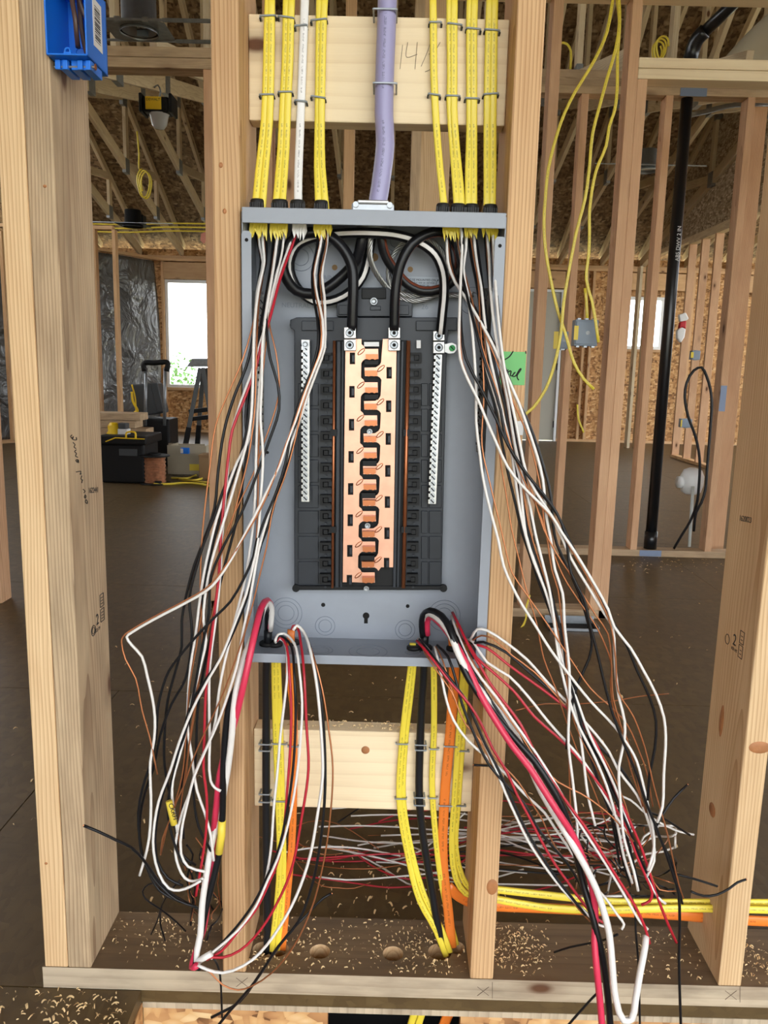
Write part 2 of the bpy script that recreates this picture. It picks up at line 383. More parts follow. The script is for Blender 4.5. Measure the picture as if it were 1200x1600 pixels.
# ---- wall in front: 2x6 framing holding the panel
wf = struct('wall_front')
def cutplate():
    z = MB().box((-.335, 0, 0), (1.9, .14, .038)); 
    o = board('bottom_plate', (-.335, .07, .019), (1.9, .07, .019), .038, .14, WOODP, None, (0, 1, 0), 0)
    global HOLES
    holes = HOLES = [(.019, .056, .017), (.045, .056, .018), (.117, .053, .0175), (.242, .053, .0175), (.322, .060, .02), (.350, .072, .016)]
    for hx, hy, hr in holes:
        c = MB().cyl((hx, hy, -.02), (hx, hy, .06), hr, 28).build('cutter', WOODP)
        md = o.modifiers.new('b', 'BOOLEAN'); md.object = c; md.operation = 'DIFFERENCE'; md.solver = 'EXACT'
    dg = bpy.context.evaluated_depsgraph_get(); me = bpy.data.meshes.new_from_object(o.evaluated_get(dg))
    o.modifiers.clear(); o.data = me
    for c in [q for q in bpy.data.objects if q.name.startswith('cutter')]: bpy.data.objects.remove(c)
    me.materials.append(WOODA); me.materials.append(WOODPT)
    for p_ in me.polygons:
        c_ = o.matrix_world @ p_.center
        if abs((o.matrix_world.to_3x3() @ p_.normal).z) < .3 and any((c_.x-hx)**2+(c_.y-hy)**2 < (hr*1.1)**2 for hx, hy, hr in holes): p_.material_index = 1
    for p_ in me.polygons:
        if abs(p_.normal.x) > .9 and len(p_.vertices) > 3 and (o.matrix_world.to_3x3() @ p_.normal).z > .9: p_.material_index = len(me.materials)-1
    o.parent = wf; return o
plate = cutplate()
s_l1 = stud(wf, -.331, 0, .038, 2.40, WOODA, d=.14, label='outer stud of the doubled post with a waney split edge')
s_l2 = stud(wf, -.2925, 0, .038, 2.40, WOODG, d=.14, label='inner stud of the doubled post, stamped and pencilled')
s_b = stud(wf, -.038, 0, .038, 2.40, WOODB, d=.14, label='stud left of the panel')
s_d = stud(wf, .368, 0, .038, 2.40, WOODB, d=.14, label='stud right of the panel with a green tape')
s_e = stud(wf, .774, 0, .038, 2.40, WOODA, d=.14, label='stud at the right edge with a big knot')
board('top_plate', (-.335, .07, 2.419), (1.9, .07, 2.419), .038, .14, WOODA, wf)
blk1 = board('blocking', (.0005, .089, 1.436), (.3675, .089, 1.436), .14, .038, WOODS, wf, (0, 1, 0), .002, 'blocking board above the panel')
blk2 = board('blocking', (.0005, .104, .356), (.3675, .104, .356), .14, .038, WOODS, wf, (0, 1, 0), .002, 'blocking board below the panel')
# bark-like waney strip on the post and knots
def knot(parent, px, py, y, rx, rz, nrm='f'):
    c = P(px, py, y) if nrm == 'f' else px
    mb = MB(); n = 18
    prof = [(1.0, .0), (.8, .0012), (.45, .0016), (0.02, .0014)]
    k = 0
    for q, h in prof:
        for i in range(n):
            t = 2*math.pi*i/n
            if nrm == 'f': mb.v.append((c.x+rx*q*math.cos(t), y-h, c.z+rz*q*math.sin(t)))
            else: mb.v.append((c[0]+h*nrm, c[1]+rx*q*math.cos(t), c[2]+rz*q*math.sin(t)))
    for a_ in range(len(prof)-1):
        for i in range(n): j = (i+1) % n; mb.face((a_*n+i, a_*n+j, (a_+1)*n+j, (a_+1)*n+i))
    return mb.build('knot', KNOT, parent, True)
KNOT = plain('knot_wood', (168, 112, 68), .6, 0, .25); KNOTD = plain('dark_knot', (58, 34, 20), .7)
knot(s_d, 769, 1386, 0, .009, .014); knot(blk2, 571, 1172, .085, .007, .007)
o_ = knot(s_e, 1187, 1168, 0, .017, .010)
knot(s_e, (.774, .088, .30), None, 0, .013, .012, -1); knot(s_e, (.774, .088, .46), None, 0, .008, .028, -1)
for (px, py) in ((351, 330), (345, 258)): knot(s_b, px, py, 0, .0028, .0036)
for (px, py) in ((70, 291), (72, 1349)): knot(s_l1 if px == 72 else s_l2, px, py, 0, .0026, .0022)
# lumber stamps and pencil notes on the side faces
text_mesh('grade_stamp', '1622441', .0125, INK, s_l2, (-.2542, .073, .817), (0, 1, -.12), (0, .12, 1), .0002)
text_mesh('grade_stamp', '2', .026, INK, s_l2, (-.2542, .083, .598), (0, 1, 0), (0, 0, 1), .0002)
text_mesh('grade_stamp', 'KD 19', .008, INK, s_l2, (-.2542, .078, .587), (0, 1, 0), (0, 0, 1), .0002)
mb = MB()
for yy, zz in ((.104, .597), (.104, .622)):
    for a, b_ in (((0, 0), (.016, 0)), ((.016, 0), (.016, .021)), ((.016, .021), (0, .021)), ((0, .021), (0, 0)), ((.004, .005), (.012, .005)), ((.004, .010), (.012, .010)), ((.004, .015), (.012, .015))):
        mb.bar((-.2541, yy+a[0], zz+a[1]), (-.2541, yy+b_[0], zz+b_[1]), .0009, .0009)
mb.ring((-.2541, .070, .594), (1, 0, 0), .0085, .0007, 20, 4); mb.ring((-.2541, .070, .594), (1, 0, 0), .0055, .0005, 16, 4)
mb.build('grade_stamp', INK, s_l2)
text_mesh('grade_stamp', '1620023', .0125, INK, s_e, (.7738, .100, .795), (0, -1, .1), (0, .1, 1), .0002)
text_mesh('grade_stamp', '2', .026, INK, s_e, (.7738, .078, .597), (0, -1, 0), (0, 0, 1), .0002)
text_mesh('grade_stamp', 'KD HT', .007, INK, s_e, (.7738, .080, .588), (0, -1, 0), (0, 0, 1), .0002)
mb = MB()
for yy, zz in ((.040, .585), (.040, .608)):
    for a, b_ in (((0, 0), (.014, 0)), ((.014, 0), (.014, .02)), ((.014, .02), (0, .02)), ((0, .02), (0, 0)), ((.004, .006), (.010, .006)), ((.004, .012), (.010, .012))):
        mb.bar((.7739, yy+a[0], zz+a[1]), (.7739, yy+b_[0], zz+b_[1]), .0009, .0009)
mb.ring((.7739, .098, .598), (1, 0, 0), .008, .0007, 20, 4)
mb.build('grade_stamp', INK, s_e)
# marker note running down the post: "your for 2.30"
def hw(u, v): return Vector((-.2539, .022+u*.048-v*.02, .912-u*.115-v*.01+v*.012))
strokes('marker_note', [[(0,.2),(.02,.5),(.05,.2),(.02,0),(.05,.3),(.06,-.5),(.03,-.5)], [(.1,.3),(.13,0),(.16,.3),(.18,0)], [(.2,0),(.22,.4),(.25,.1),(.28,.4),(.3,0)], [(.33,.1),(.37,.3),(.34,.5),(.34,0),(.38,.1)],
    [(.5,.9),(.5,0),(.54,.3),(.53,0)], [(.56,0),(.6,.3),(.62,0)], [(.62,.1),(.66,.3)], [(.75,.3),(.78,0),(.8,.3)], [(.83,.1),(.86,.4),(.88,.2),(.84,0)], [(.9,.2),(.93,.4),(.96,.1),(.92,0),(.9,.2)]], .0007, INK, s_l2, hw)
# pencil on the upper block: 14½
def pf(x, y): return P(622+x*60, 108-y*42, .0694)
strokes('pencil_mark', [[(.05,0),(.12,.9)], [(.25,1),(.22,.45),(.5,.55)], [(.5,1),(.44,0)], [(.6,.1),(.75,.6),(.85,1)], [(.8,.55),(.9,.6),(.95,.3),(.85,0),(.7,-.1)], [(.9,.5),(1.1,1)]], .0004, PENCIL, blk1, pf)
def xf(cx, cy): return lambda x, y: P(cx+x*9, cy+y*7, -.0006)
for cx, cy in ((755, 1549), (1142, 1555)): strokes('layout_mark', [[(-1,-1),(1,1)], [(-1,1),(1,-1)], [(1.6,-2),(1.6,1.6)]], .0004, PENCIL, plate, xf(cx, cy))
strokes('layout_mark', [[(-1,-1),(1,1)], [(-1,1),(1,-1)]], .0004, PENCIL, plate, xf(378, 1535))

# ---- middle wall (2x4) with two door openings
wm = struct('wall_middle'); YM = 2.10; HB, HT = 2.112, 2.188
zt = 2.40
for x in (-1.488, -1.450): stud(wm, x, YM, .038 if x < -1.46 else 0, zt if x < -1.46 else HB, WOODR)
stud(wm, -.525, YM, 0, HB, WOODR, label='reddish trimmer of the doorway beside the panel'); stud(wm, -.487, YM, .038, zt, WOODG)
for x, mt in ((-.302, WOODR), (-.209, WOODR), (.010, WOODB), (.268, WOODG), (.780, WOODR)): stud(wm, x, YM, .038, zt, mt)
board('stud', (.36, YM+.019, .038), (.36, YM+.019, zt), .113, .038, WOODA, wm, (0, 1, 0))
stud(wm, 1.072, YM, .038, zt, WOODR, label='full height stud carrying a grey outlet box'); stud(wm, 1.110, YM, 0, HB, WOODR, label='trimmer under the right header')
for x0, x1 in ((-1.412, -.487), (1.110, 2.35)):
    for z in (HB+.019, HB+.057): board('header', (x0, YM+.0445, z), (x1, YM+.0445, z), .0365, .089, WOODS if x0 > 0 else WOODG, wm)
stud(wm, 2.312, YM, 0, HB, WOODR); stud(wm, 2.350, YM, .038, zt, WOODR)
for x0, x1 in ((-3.0, -1.45), (-.525, 1.1475), (2.312, 4.5)): board('bottom_plate', (x0, YM+.0445, .019), (x1, YM+.0445, .019), .038, .089, WOODG, wm)
for z in (zt+.019, zt+.057): board('top_plate', (-3.0, YM+.0445, z), (4.5, YM+.0445, z), .038, .089, WOODS, wm)
# ---- plumbing wall behind it
wp = struct('wall_plumbing'); YP = 3.30; zp = 2.438
for x in (.345, .752, 1.158, 1.594, 2.016, 2.42, 2.83): stud(wp, x, YP, .038, zp, WOODR if x > 1 else WOODG)
stud(wp, P(1128, 650, 3.45).x, 3.45, 0, 2.44, WOODR, .085, .14); 
board('bottom_plate', (.3, YP+.0445, .019), (3.0, YP+.0445, .019), .038, .089, WOODG, wp)
for k in range(3): board('top_plate', (.3-.25*k, YP+.0445, zp+.019+.038*k), (3.0, YP+.0445, zp+.019+.038*k), .038, .089, WOODG, wp)
# blue nail plates on that wall
def nailplate(x0, x1, z0, z1, lab):
    o = MB().box((x0, YP-.0025, z0), (x1, YP-.0005, z1)).build('nail_plate', PLATEBLUE, None, False, .0006); tag(o, lab, 'nail plate'); return o
nailplate(1.663, 1.80, 2.435, 2.476, 'blue steel nail plate on the top plate above the pipe')
nailplate(1.648, 1.772, .002, .037, 'blue steel nail plate on the floor plate below the pipe')
nailplate(2.018, 2.052, .83, .97, 'blue steel nail plate halfway up a stud behind the doorway')

# ---- back wall with window and door, OSB sheathed
wb = struct('wall_back'); YB = 10.90; TOP = 2.55
def osbp(x0, x1, z0, z1): MB().box((x0, YB+.09, z0), (x1, YB+.102, z1)).build('osb_panel', OSBW, wb)
# openings: window_1 (-3.14..-2.26), door (2.16..3.02), window_2 (3.95..4.4), window_3 (5.0..6)
osbp(-5.5, -3.14, 0, TOP+.1); osbp(-3.14, -2.26, 0, .66); osbp(-3.14, -2.26, 2.22, TOP+.1); osbp(-2.26, -.0, 0, TOP+.1); osbp(0, 2.12, 0, TOP+.1)
osbp(2.12, 2.70, 2.20, TOP+.1); osbp(2.70, 3.55, 0, TOP+.1); osbp(3.55, 4.55, 0, 1.38); osbp(3.55, 4.55, 2.13, TOP+.1); osbp(4.18, 4.55, 1.38, 2.13); osbp(4.55, 5.2, 0, TOP+.1); osbp(5.2, 6.6, 2.2, TOP+.1); osbp(5.2, 6.6, 0, 2.2); osbp(6.6, 7, 0, TOP+.1)
for x in (-5.4, -5.0, -4.6, -4.2, -3.8, -3.4, -3.18, -2.26, -1.9, -1.5, -1.1, -.7, -.3, .1, .5, .9, 1.3, 1.7, 2.08, 2.71, 3.0, 3.10, 3.42, 3.51, 4.55, 4.9, 5.16, 6.6):
    stud(wb, x, YB, .038, TOP-.076, WOODB)
board('bottom_plate', (-5.5, YB+.0445, .019), (2.12, YB+.0445, .019), .038, .089, WOODB, wb); board('bottom_plate', (2.70, YB+.0445, .019), (5.2, YB+.0445, .019), .038, .089, WOODB, wb)
for z in (TOP-.057, TOP-.019): board('top_plate', (-5.5, YB+.0445, z), (7, YB+.0445, z), .038, .089, WOODB, wb)
for x0, x1 in ((-3.14, -2.26), (2.12, 2.70), (3.55, 4.55), (5.2, 6.6)): board('header', (x0, YB+.02, 2.22+.12), (x1, YB+.02, 2.22+.12), .235, .04, WOODB, wb)
for x0, x1, z in ((-3.14, -2.26, .64), (3.55, 4.18, 1.36)): board('sill', (x0, YB+.0445, z), (x1, YB+.0445, z), .038, .089, WOODB, wb)
def window(name, x0, x1, z0, z1, mull=True):
    w = struct(name, (x0, YB+.05, z0)); t = .045
    for k, (a, b_) in enumerate((((x0, z0), (x1, z0+t)), ((x0, z1-t), (x1, z1)), ((x0, z0+t), (x0+t, z1-t)), ((x1-t, z0+t), (x1, z1-t)))):
        MB().box((a[0], YB+.04, a[1]), (b_[0], YB+.10, b_[1])).build('window_frame', WHT, w, False, .004)
    if mull:
        xm = x0+(x1-x0)*.72; MB().box((xm-.025, YB+.045, z0+t), (xm+.025, YB+.095, z1-t)).build('window_mullion', WHT, w, False, .003)
    MB().box((x0+t, YB+.068, z0+t), (x1-t, YB+.072, z1-t)).build('window_pane', GLASS, w)
window('window_1', -3.14, -2.26, .66, 2.22); window('window_2', 3.55, 4.18, 1.38, 2.13, False)
d1 = struct('door_1', (2.16, YB, 0))
for x in (2.12, 2.66): MB().box((x, YB-.01, 0), (x+.035, YB+.1, 2.2)).build('door_jamb', WHT, d1, False, .002)
MB().box((2.155, YB-.01, 2.165), (2.66, YB+.1, 2.2)).build('door_jamb', WHT, d1)
MB().box((2.157, YB+.03, .01), (2.658, YB+.07, 2.163)).build('door_leaf', DOORM, d1, False, .003)
for z in (.25, 1.1, 1.9): MB().cyl((2.655, YB+.022, z-.05), (2.655, YB+.022, z+.05), .008, 10).build('hinge', BLKD, d1)
# poly sheeting stretched over the side partition left of the window
ps = struct('wall_left'); n = 44
for x, y in ((-4.72, 8.2), (-4.38, 8.5), (-4.05, 8.8)): stud(ps, x, y, .038, 2.47, WOODB)
board('bottom_plate', (-4.85, 8.10, .019), (-3.22, 10.85, .019), .038, .089, WOODB, ps); board('top_plate', (-4.85, 8.10, 2.49), (-3.22, 10.85, 2.49), .038, .089, WOODB, ps)
mb = MB()
for i in range(n+1):
    for j in range(n+1):
        u, v = i/n, j/n
        mb.v.append((-4.70+1.46*u+.03*math.sin(13*u+3*v)+.014*math.sin(43*u+5*v), 8.46+2.40*u+.012*math.sin(11*v+25*u), .02+2.44*v))
for i in range(n):
    for j in range(n): a = i*(n+1)+j; mb.face((a, a+n+1, a+n+2, a+1))
o = mb.build('poly_sheet', POLY, ps, True); md = o.modifiers.new('t', 'SOLIDIFY'); md.thickness = .004
for px_ in (148, 179):
    stud(ps, P(px_, 500, 8.05).x, 8.05, .0, 2.45, WOODB)
board('top_plate', (-4.6, 8.09, 2.47), (-2.9, 8.09, 2.47), .038, .089, WOODB, ps)
# outer side walls (far outside the picture on both sides), opened at gables and right to add daylight
wl = struct('wall_side_unseen'); MB().box((-5.6, -3.6, 0), (-5.5, 11, 2.75)).build('osb_panel', OSBW, wl)
wr = struct('wall_right_unseen'); MB().box((7.0, -3.6, 0), (7.1, 3.4, 2.75)).build('osb_panel', OSBW, wr); MB().box((7.0, 9.5, 0), (7.1, 11, 2.55)).build('osb_panel', OSBW, wr); MB().box((7.0, 3.4, 2.35), (7.1, 9.5, 2.55)).build('osb_panel', OSBW, wr)
wk = struct('wall_rear_added'); MB().box((-5.6, -3.7, 0), (-1.2, -3.6, 2.8)).build('osb_panel', OSBW, wk); MB().box((6.2, -3.7, 0), (7.1, -3.6, 2.8)).build('osb_panel', OSBW, wk)  # unseen wall added behind the camera to bias daylight to the right
# partition at right running away from the camera
wi = struct('wall_inner'); XI = 3.75
for y in (7.70, 8.10, 8.50, 8.90): board('stud', (XI+.0445, y+.019, .038), (XI+.0445, y+.019, 2.57), .089, .038, WOODR, wi, (0, 1, 0))
board('bottom_plate', (XI+.0445, 7.4, .019), (XI+.0445, 8.95, .019), .089, .038, WOODB, wi, (0, 0, 1)); board('top_plate', (XI+.0445, 7.4, 2.588), (XI+.0445, 8.95, 2.588), .089, .038, WOODT, wi, (0, 0, 1))
for x, y in ((3.62, 10.0), (3.52, 10.05)): stud(wi, x, y, 0, 2.45, WOODT, .038, .14)

OSBG = osb('osb_gable', [(118, 98, 74), (160, 140, 112), (188, 170, 142), (214, 200, 174)], 1.3)
# ---- ceiling: scissor trusses over the great room, flat joists over the hall, roof decking
ce = struct('ceiling'); Y0, Y1 = 3.30, 10.99; YR = (Y0+Y1)/2; ZH = 2.552
def zb(y): return ZH + .25*min(y-Y0, Y1-y)
def zt_(y): return ZH + .19 + (.50*(Y1-y) if y > YR else .50*(Y1-YR) - .18*(YR-y))
def truss(x, sheath=False):
    t = empty('roof_truss', (x, Y0, ZH)); t.parent = ce; t.matrix_parent_inverse = ce.matrix_world.inverted()
    B = lambda nm, p, q, d=.089: board(nm, (x, *p), (x, *q), .038, d, WOODT, t, (1, 0, 0) if False else Vector((0, -(q[1]-p[1]), q[0]-p[0])).normalized())
    h = .045
    B('bottom_chord', (Y0, zb(Y0)+h), (YR, zb(YR)+h), .12); B('bottom_chord', (YR, zb(YR)+h), (Y1, zb(Y1)+h), .12)
    B('top_chord', (Y0-1.1, zt_(Y0-1.1)-.0), (YR, zt_(YR))); B('top_chord', (YR, zt_(YR)), (Y1+.1, zt_(Y1)-.05))
    w = lambda a, b_: B('web', (a, zb(a)+h*1.6), (b_, zt_(b_)-.03))
    w(YR, YR+.001)
    for s in (-1, 1):
        w(YR+s*.02, YR+s*1.35); w(YR+s*1.40, YR+s*1.401); w(YR+s*1.42, YR+s*2.55); w(YR+s*2.58, YR+s*2.581)
    for yy, z in ((YR, zb(YR)+.06), (YR-1.38, zb(YR-1.38)+.06), (YR+1.38, zb(YR+1.38)+.06), (YR-2.57, zb(YR-2.57)+.06), (YR+2.57, zb(YR+2.57)+.06), (YR-1.35, zt_(YR-1.35)-.05), (YR+1.35, zt_(YR+1.35)-.05)):
        MB().box((x-.021, yy-.07, z-.09), (x+.021, yy+.07, z+.07)).build('gusset_plate', GAL, t)
    if sheath:
        for a_, b_ in ((7.2, 8.4), (8.402, 9.6), (9.602, 10.4)):
            pl = [(x+.02, a_, 2.66), (x+.02, b_, 2.66), (x+.02, b_, max(2.7, zt_(b_))), (x+.02, a_, zt_(a_))]
            MB().prism(pl, (.012, 0, 0)).build('osb_panel', OSBG, t)
        board('bottom_chord', (x, 7.0, 2.64), (x, 10.6, 2.64), .06, .06, WOODT, t, (0, 0, 1))
xs = [-1.66+.61*k for k in range(-5, 13)]
for x in xs: truss(x)
truss(3.80, True)
# roof decking sheets on both slopes
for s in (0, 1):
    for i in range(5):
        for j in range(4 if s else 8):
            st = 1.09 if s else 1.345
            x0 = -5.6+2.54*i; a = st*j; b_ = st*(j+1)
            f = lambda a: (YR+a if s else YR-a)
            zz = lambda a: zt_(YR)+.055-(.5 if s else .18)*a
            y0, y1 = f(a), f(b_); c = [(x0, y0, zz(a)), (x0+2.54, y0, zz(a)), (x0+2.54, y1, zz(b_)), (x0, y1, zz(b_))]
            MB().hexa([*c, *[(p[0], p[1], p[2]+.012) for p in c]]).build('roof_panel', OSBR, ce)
# flat joists and decking above the hall
for x in [-5.2+.61*k for k in range(20)]:
    board('ceiling_joist', (x, -3.6, 2.5225), (x, YM+.085, 2.5225), .038, .089, WOODT, ce, (0, 0, 1))

# ---- outdoors: ground and shrubs beyond the window
tag(MB().box((-60, -60, -.75), (60, 60, -.70)).build('ground', GRASS), kind='structure')
def shrub(x, y, r, lab):
    o = thing('shrub', (x, y, -.7), lab, 'shrub', 'shrubs outside the window'); mb = MB(); rg = random.Random(x*7+y)
    for k in range(700):
        a, b_ = rg.uniform(0, 6.28), rg.uniform(-1, 1); q = r*rg.uniform(.6, 1); c = Vector((x+q*math.cos(a)*math.sqrt(1-b_*b_), y+q*math.sin(a)*math.sqrt(1-b_*b_), -.7+r+q*b_))
        e = Vector((rg.gauss(0, 1), rg.gauss(0, 1), rg.gauss(0, 1))).normalized()*.06; g = e.orthogonal().normalized()*.035; kk = len(mb.v)
        mb.v += [tuple(c-e), tuple(c+g), tuple(c+e), tuple(c-g)]; mb.face((kk, kk+1, kk+2, kk+3))
    tag(mb.build('foliage', LEAF, o), kind='stuff'); MB().cyl((x, y, -.7), (x, y, -.7+r), .03, 8).build('stem', BRJ, o)
shrub(-4.75, 16.0, 1.05, 'green shrub seen low through the left part of the window'); shrub(-2.9, 18.5, 1.25, 'green shrub seen low through the window behind the step platform')

# ================================================================== LOAD CENTRE
PX0, PX1, PZ0, PZ1, PF, PB = .004, .366, .5806, 1.231, -.012, .100
pn = thing('breaker_panel', (.185, .05, PZ0), 'grey steel breaker panel with open cover and copper bus bars', 'breaker panel')
mb = MB(); t = .0016
mb.box((PX0, PB-t, PZ0), (PX1, PB, PZ1)); mb.box((PX0, PF, PZ0), (PX0+t, PB, PZ1-.004)); mb.box((PX1-t, PF, PZ0), (PX1, PB, PZ1-.004))
mb.box((PX0, PF, PZ1-t), (PX1, PB, PZ1)); mb.box((PX0, PF, PZ0), (PX1, PB, PZ0+t))
mb.build('enclosure', GREY, pn, False, .0006)
MB().box((PX0+.001, PF-.002, PZ1-.0195), (PX1-.001, PF, PZ1+.001)).build('top_lip', GREY, pn, False, .0008)
MB().box((PX0+.003, PF-.0015, PZ0-.001), (PX1-.002, PF, PZ0+.013)).build('bottom_lip', GREY, pn, False, .0008)
for s in (0, 1):
    x0, x1 = ((PX0, PX0+.0135) if s == 0 else (PX1-.0145, PX1)); z1 = PZ1-.030
    pl = [(x0, PF-.0012, PZ0+.013), (x1, PF-.0012, PZ0+.013), (x1, PF-.0012, z1-.004), (x1-.003, PF-.0012, z1), (x0+.003, PF-.0012, z1), (x0, PF-.0012, z1-.004)]
    fl = MB().prism(pl, (0, .0012, 0)).build('side_flange', GREY, pn)
    MB().cyl((x0+.007, PF-.0016, z1-.012), (x0+.007, PF-.0010, z1-.012), .0025, 14).build('screw_hole', VOID, fl)
# knock-outs, holes and print on the back
bk = lambda px, py: P(px, py, PB-t)
def rings(c, ax, rs, name='knockout', mat=GREYD):
    m_ = MB()
    for r_ in rs: m_.ring(c, ax, r_, .0005, 32, 4)
    m_.build(name, mat, pn)
for (px, py, rs) in ((447, 958, (.013, .020, .026)), (694, 962, (.013, .020, .026)), (508, 978, (.0105, .016)), (633, 984, (.0105, .016)), (619, 377, (.009, .015)), (505, 372, (.009, .015)), (470, 402, (.012, .02)), (738, 470, (.012, .02))):
    rings(bk(px, py), (0, 1, 0), rs)
for px, py, rs in ((500, 1016, (.014, .02)), (575, 1018, (.018, .03)), (645, 1019, (.012,))):
    q = G(px, py, PZ0+t); rings(q, (0, 0, 1), rs)
for px, py, r_ in ((523, 418, .0042), (641, 421, .0042), (505, 945, .0034), (637, 947, .003), (585, 402, .006), (418, 707, .0024), (418, 773, .0024)):
    c = bk(px, py); MB().cyl(c+Vector((0, -.0007, 0)), c, r_, 16).build('mounting_hole', TAN if r_ > .004 else VOID, pn)
c = bk(572, 962); m_ = MB(); m_.cyl(c+Vector((0, -.0007, 0)), c, .0055, 18); m_.box((c.x-.003, c.y-.0008, c.z-.013), (c.x+.003, c.y, c.z)); m_.build('keyhole_slot', VOID, pn)
text_mesh('stamped_print', 'STRAIN', .0105, GREYD, pn, bk(486, 437), (1, 0, 0), (0, 0, 1))
text_mesh('stamped_print', 'III WALL', .0085, GREYD, pn, bk(486, 447), (1, 0, 0), (0, 0, 1))
text_mesh('stamped_print', 'NEUTRAL LINE', .010, GREYD, pn, bk(440, 480), (1, 0, 0), (0, 0, 1))
text_mesh('stamped_print', '26', .011, GREYD, pn, bk(658, 483), (1, 0, 0), (0, 0, 1))
a = bk(629, 432); b_ = bk(698, 455)
lb = MB().box((a.x, a.y-.0005, b_.z), (b_.x, a.y-.0001, a.z)).build('printed_label', LBL, pn)
for k, tx in enumerate(('IS TO BE MOUNTED ON A WALL', 'suitable for use as service', 'other panels prior to', 'ensure proper contact', 'see diagram for', 'on door')):
    text_mesh('label_line', tx, .0044, INK, lb, (a.x+.003, a.y-.0006, a.z-.006-k*.0037), (1, 0, 0), (0, 0, 1), .0001)
mb = MB().ring((b_.x-.009, a.y-.0006, (a.z+b_.z)/2), (0, 1, 0), .0075, .0003, 24, 4); mb.build('label_seal', INK, lb)

# moulded base: outline in photograph pixels put on its own plane
Yb, Yd = .072, .052
def pq(x, y, Y=Yb): return P(430+x*.275, 500+y*.275, Y)
def pol(lst, Y, th_, mat, name, parent, bev=0):
    return MB().prism([pq(x, y, Y) for x, y in lst], (0, th_, 0)).build(name, mat, parent, False, bev)
base = pol([(108, 1535), (945, 1535), (975, 130), (985, 60), (1035, 60), (1035, -15), (120, -15), (85, 0), (85, 45), (108, 60)][::-1], Yb, .022, BLKP, 'mounting_base', pn, .001)
tp = pol([(350, -20), (780, -20), (780, -95), (660, -130), (660, -170), (640, -185), (490, -185), (470, -170), (470, -130), (350, -95)], Yb-.003, .02, BLKP, 'upper_bracket', pn, .001)
pol([(490, -180), (630, -180), (630, -120), (490, -120)], Yb-.006, .003, BLKD, 'bracket_recess', tp, .001)
c = pq(561, -105, Yb-.006); m_ = MB(); m_.cyl(c, c+Vector((0, -.004, 0)), .0052, 18); m_.ring(c+Vector((0, -.004, 0)), (0, 1, 0), .003, .0012, 16, 5); m_.build('mounting_screw', ZN, tp)
for x0, y0, x1, y1 in ((360, -85, 420, -30), (690, -85, 760, -30), (150, 5, 330, 60), (800, 5, 960, 60), (540, -80, 600, -55)):
    pol([(x0, y0), (x1, y0), (x1, y1), (x0, y1)], Yb-.005, .003, BLKP, 'moulded_rib', tp if y0 < 0 else base, .0008)
for s, (x0, x1) in enumerate(((130, 215), (205, 245), (830, 868), (875, 945))):
    for k in range(8):
        y0 = 360+145*k; pol([(x0, y0), (x1, y0), (x1, y0+128), (x0, y0+128)], Yb-.003, .004, BLKP, 'moulded_rib', base, .0008)
for x in (120, 955): 
    c = pq(x, 1520, Yb); MB().cyl(c+Vector((0, -.006, 0)), c, .006, 14).build('base_foot', BLKD, base)
pol([(100, 1512), (955, 1512), (955, 1535), (100, 1535)], Yb-.006, .006, BLKD, 'base_edge', base, .0008)
# recess behind the bus bars and the channels beside them
pol([(345, 115), (755, 115), (720, 1525), (335, 1525)], Yb-.004, .004, BLKD, 'bus_channel', base, .0008)
for x0, x1, xb0, xb1 in ((350, 372, 340, 360), (378, 392, 368, 380), (692, 710, 668, 685), (716, 732, 690, 704)):
    pol([(x0, 120), (x1, 120), (xb1, 1520), (xb0, 1520)], Yb-.008, .004, BLKP, 'channel_rail', base, .0008)
# breaker hook rails: a row of clips each side
for s in (0, 1):
    for k in range(15):
        y0 = 185+90*k; sl = (y0-185)/1350
        x0 = 258-6*sl if s == 0 else 770-22*sl; w = 62
        cl = empty('breaker_clip', pq(x0, y0, Yb)); cl.parent = pn; cl.matrix_parent_inverse = pn.matrix_world.inverted()
        m_ = MB()
        for (a0, b0, a1, b1, dp) in ((0, 0, w, 14, .012), (0, 46, w, 58, .012), (0, 14, 16, 46, .012) if s == 0 else (w-16, 14, w, 46, .012), (22, 18, 44, 42, .016)):
            m_.prism([pq(x0+a0, y0+b0, Yb-dp), pq(x0+a1, y0+b0, Yb-dp), pq(x0+a1, y0+b1, Yb-dp), pq(x0+a0, y0+b1, Yb-dp)], (0, dp, 0))
        m_.build('clip_frame', BLKD, cl)
        c = pq(x0+33, y0+72, Yb-.006); MB().cyl(c, c+Vector((0, -.002, 0)), .0018, 8).build('clip_peg', BLKP, cl)
# round copper rods beside the channels
for (xt, xb, r_) in ((336, 325, .0022), (757, 728, .0032)):
    MB().cyl(pq(xt, 118, Yb-.012), pq(xb, 1522, Yb-.012), r_, 12).build('copper_rod', CUD, pn, True)
    for yy in (640, 1190): c = pq(xt+(xb-xt)*(yy-118)/1404, yy, Yb-.012); MB().box((c.x-.005, c.y-.003, c.z-.005), (c.x+.005, c.y+.003, c.z+.005)).build('rod_clip', BLKD, pn)
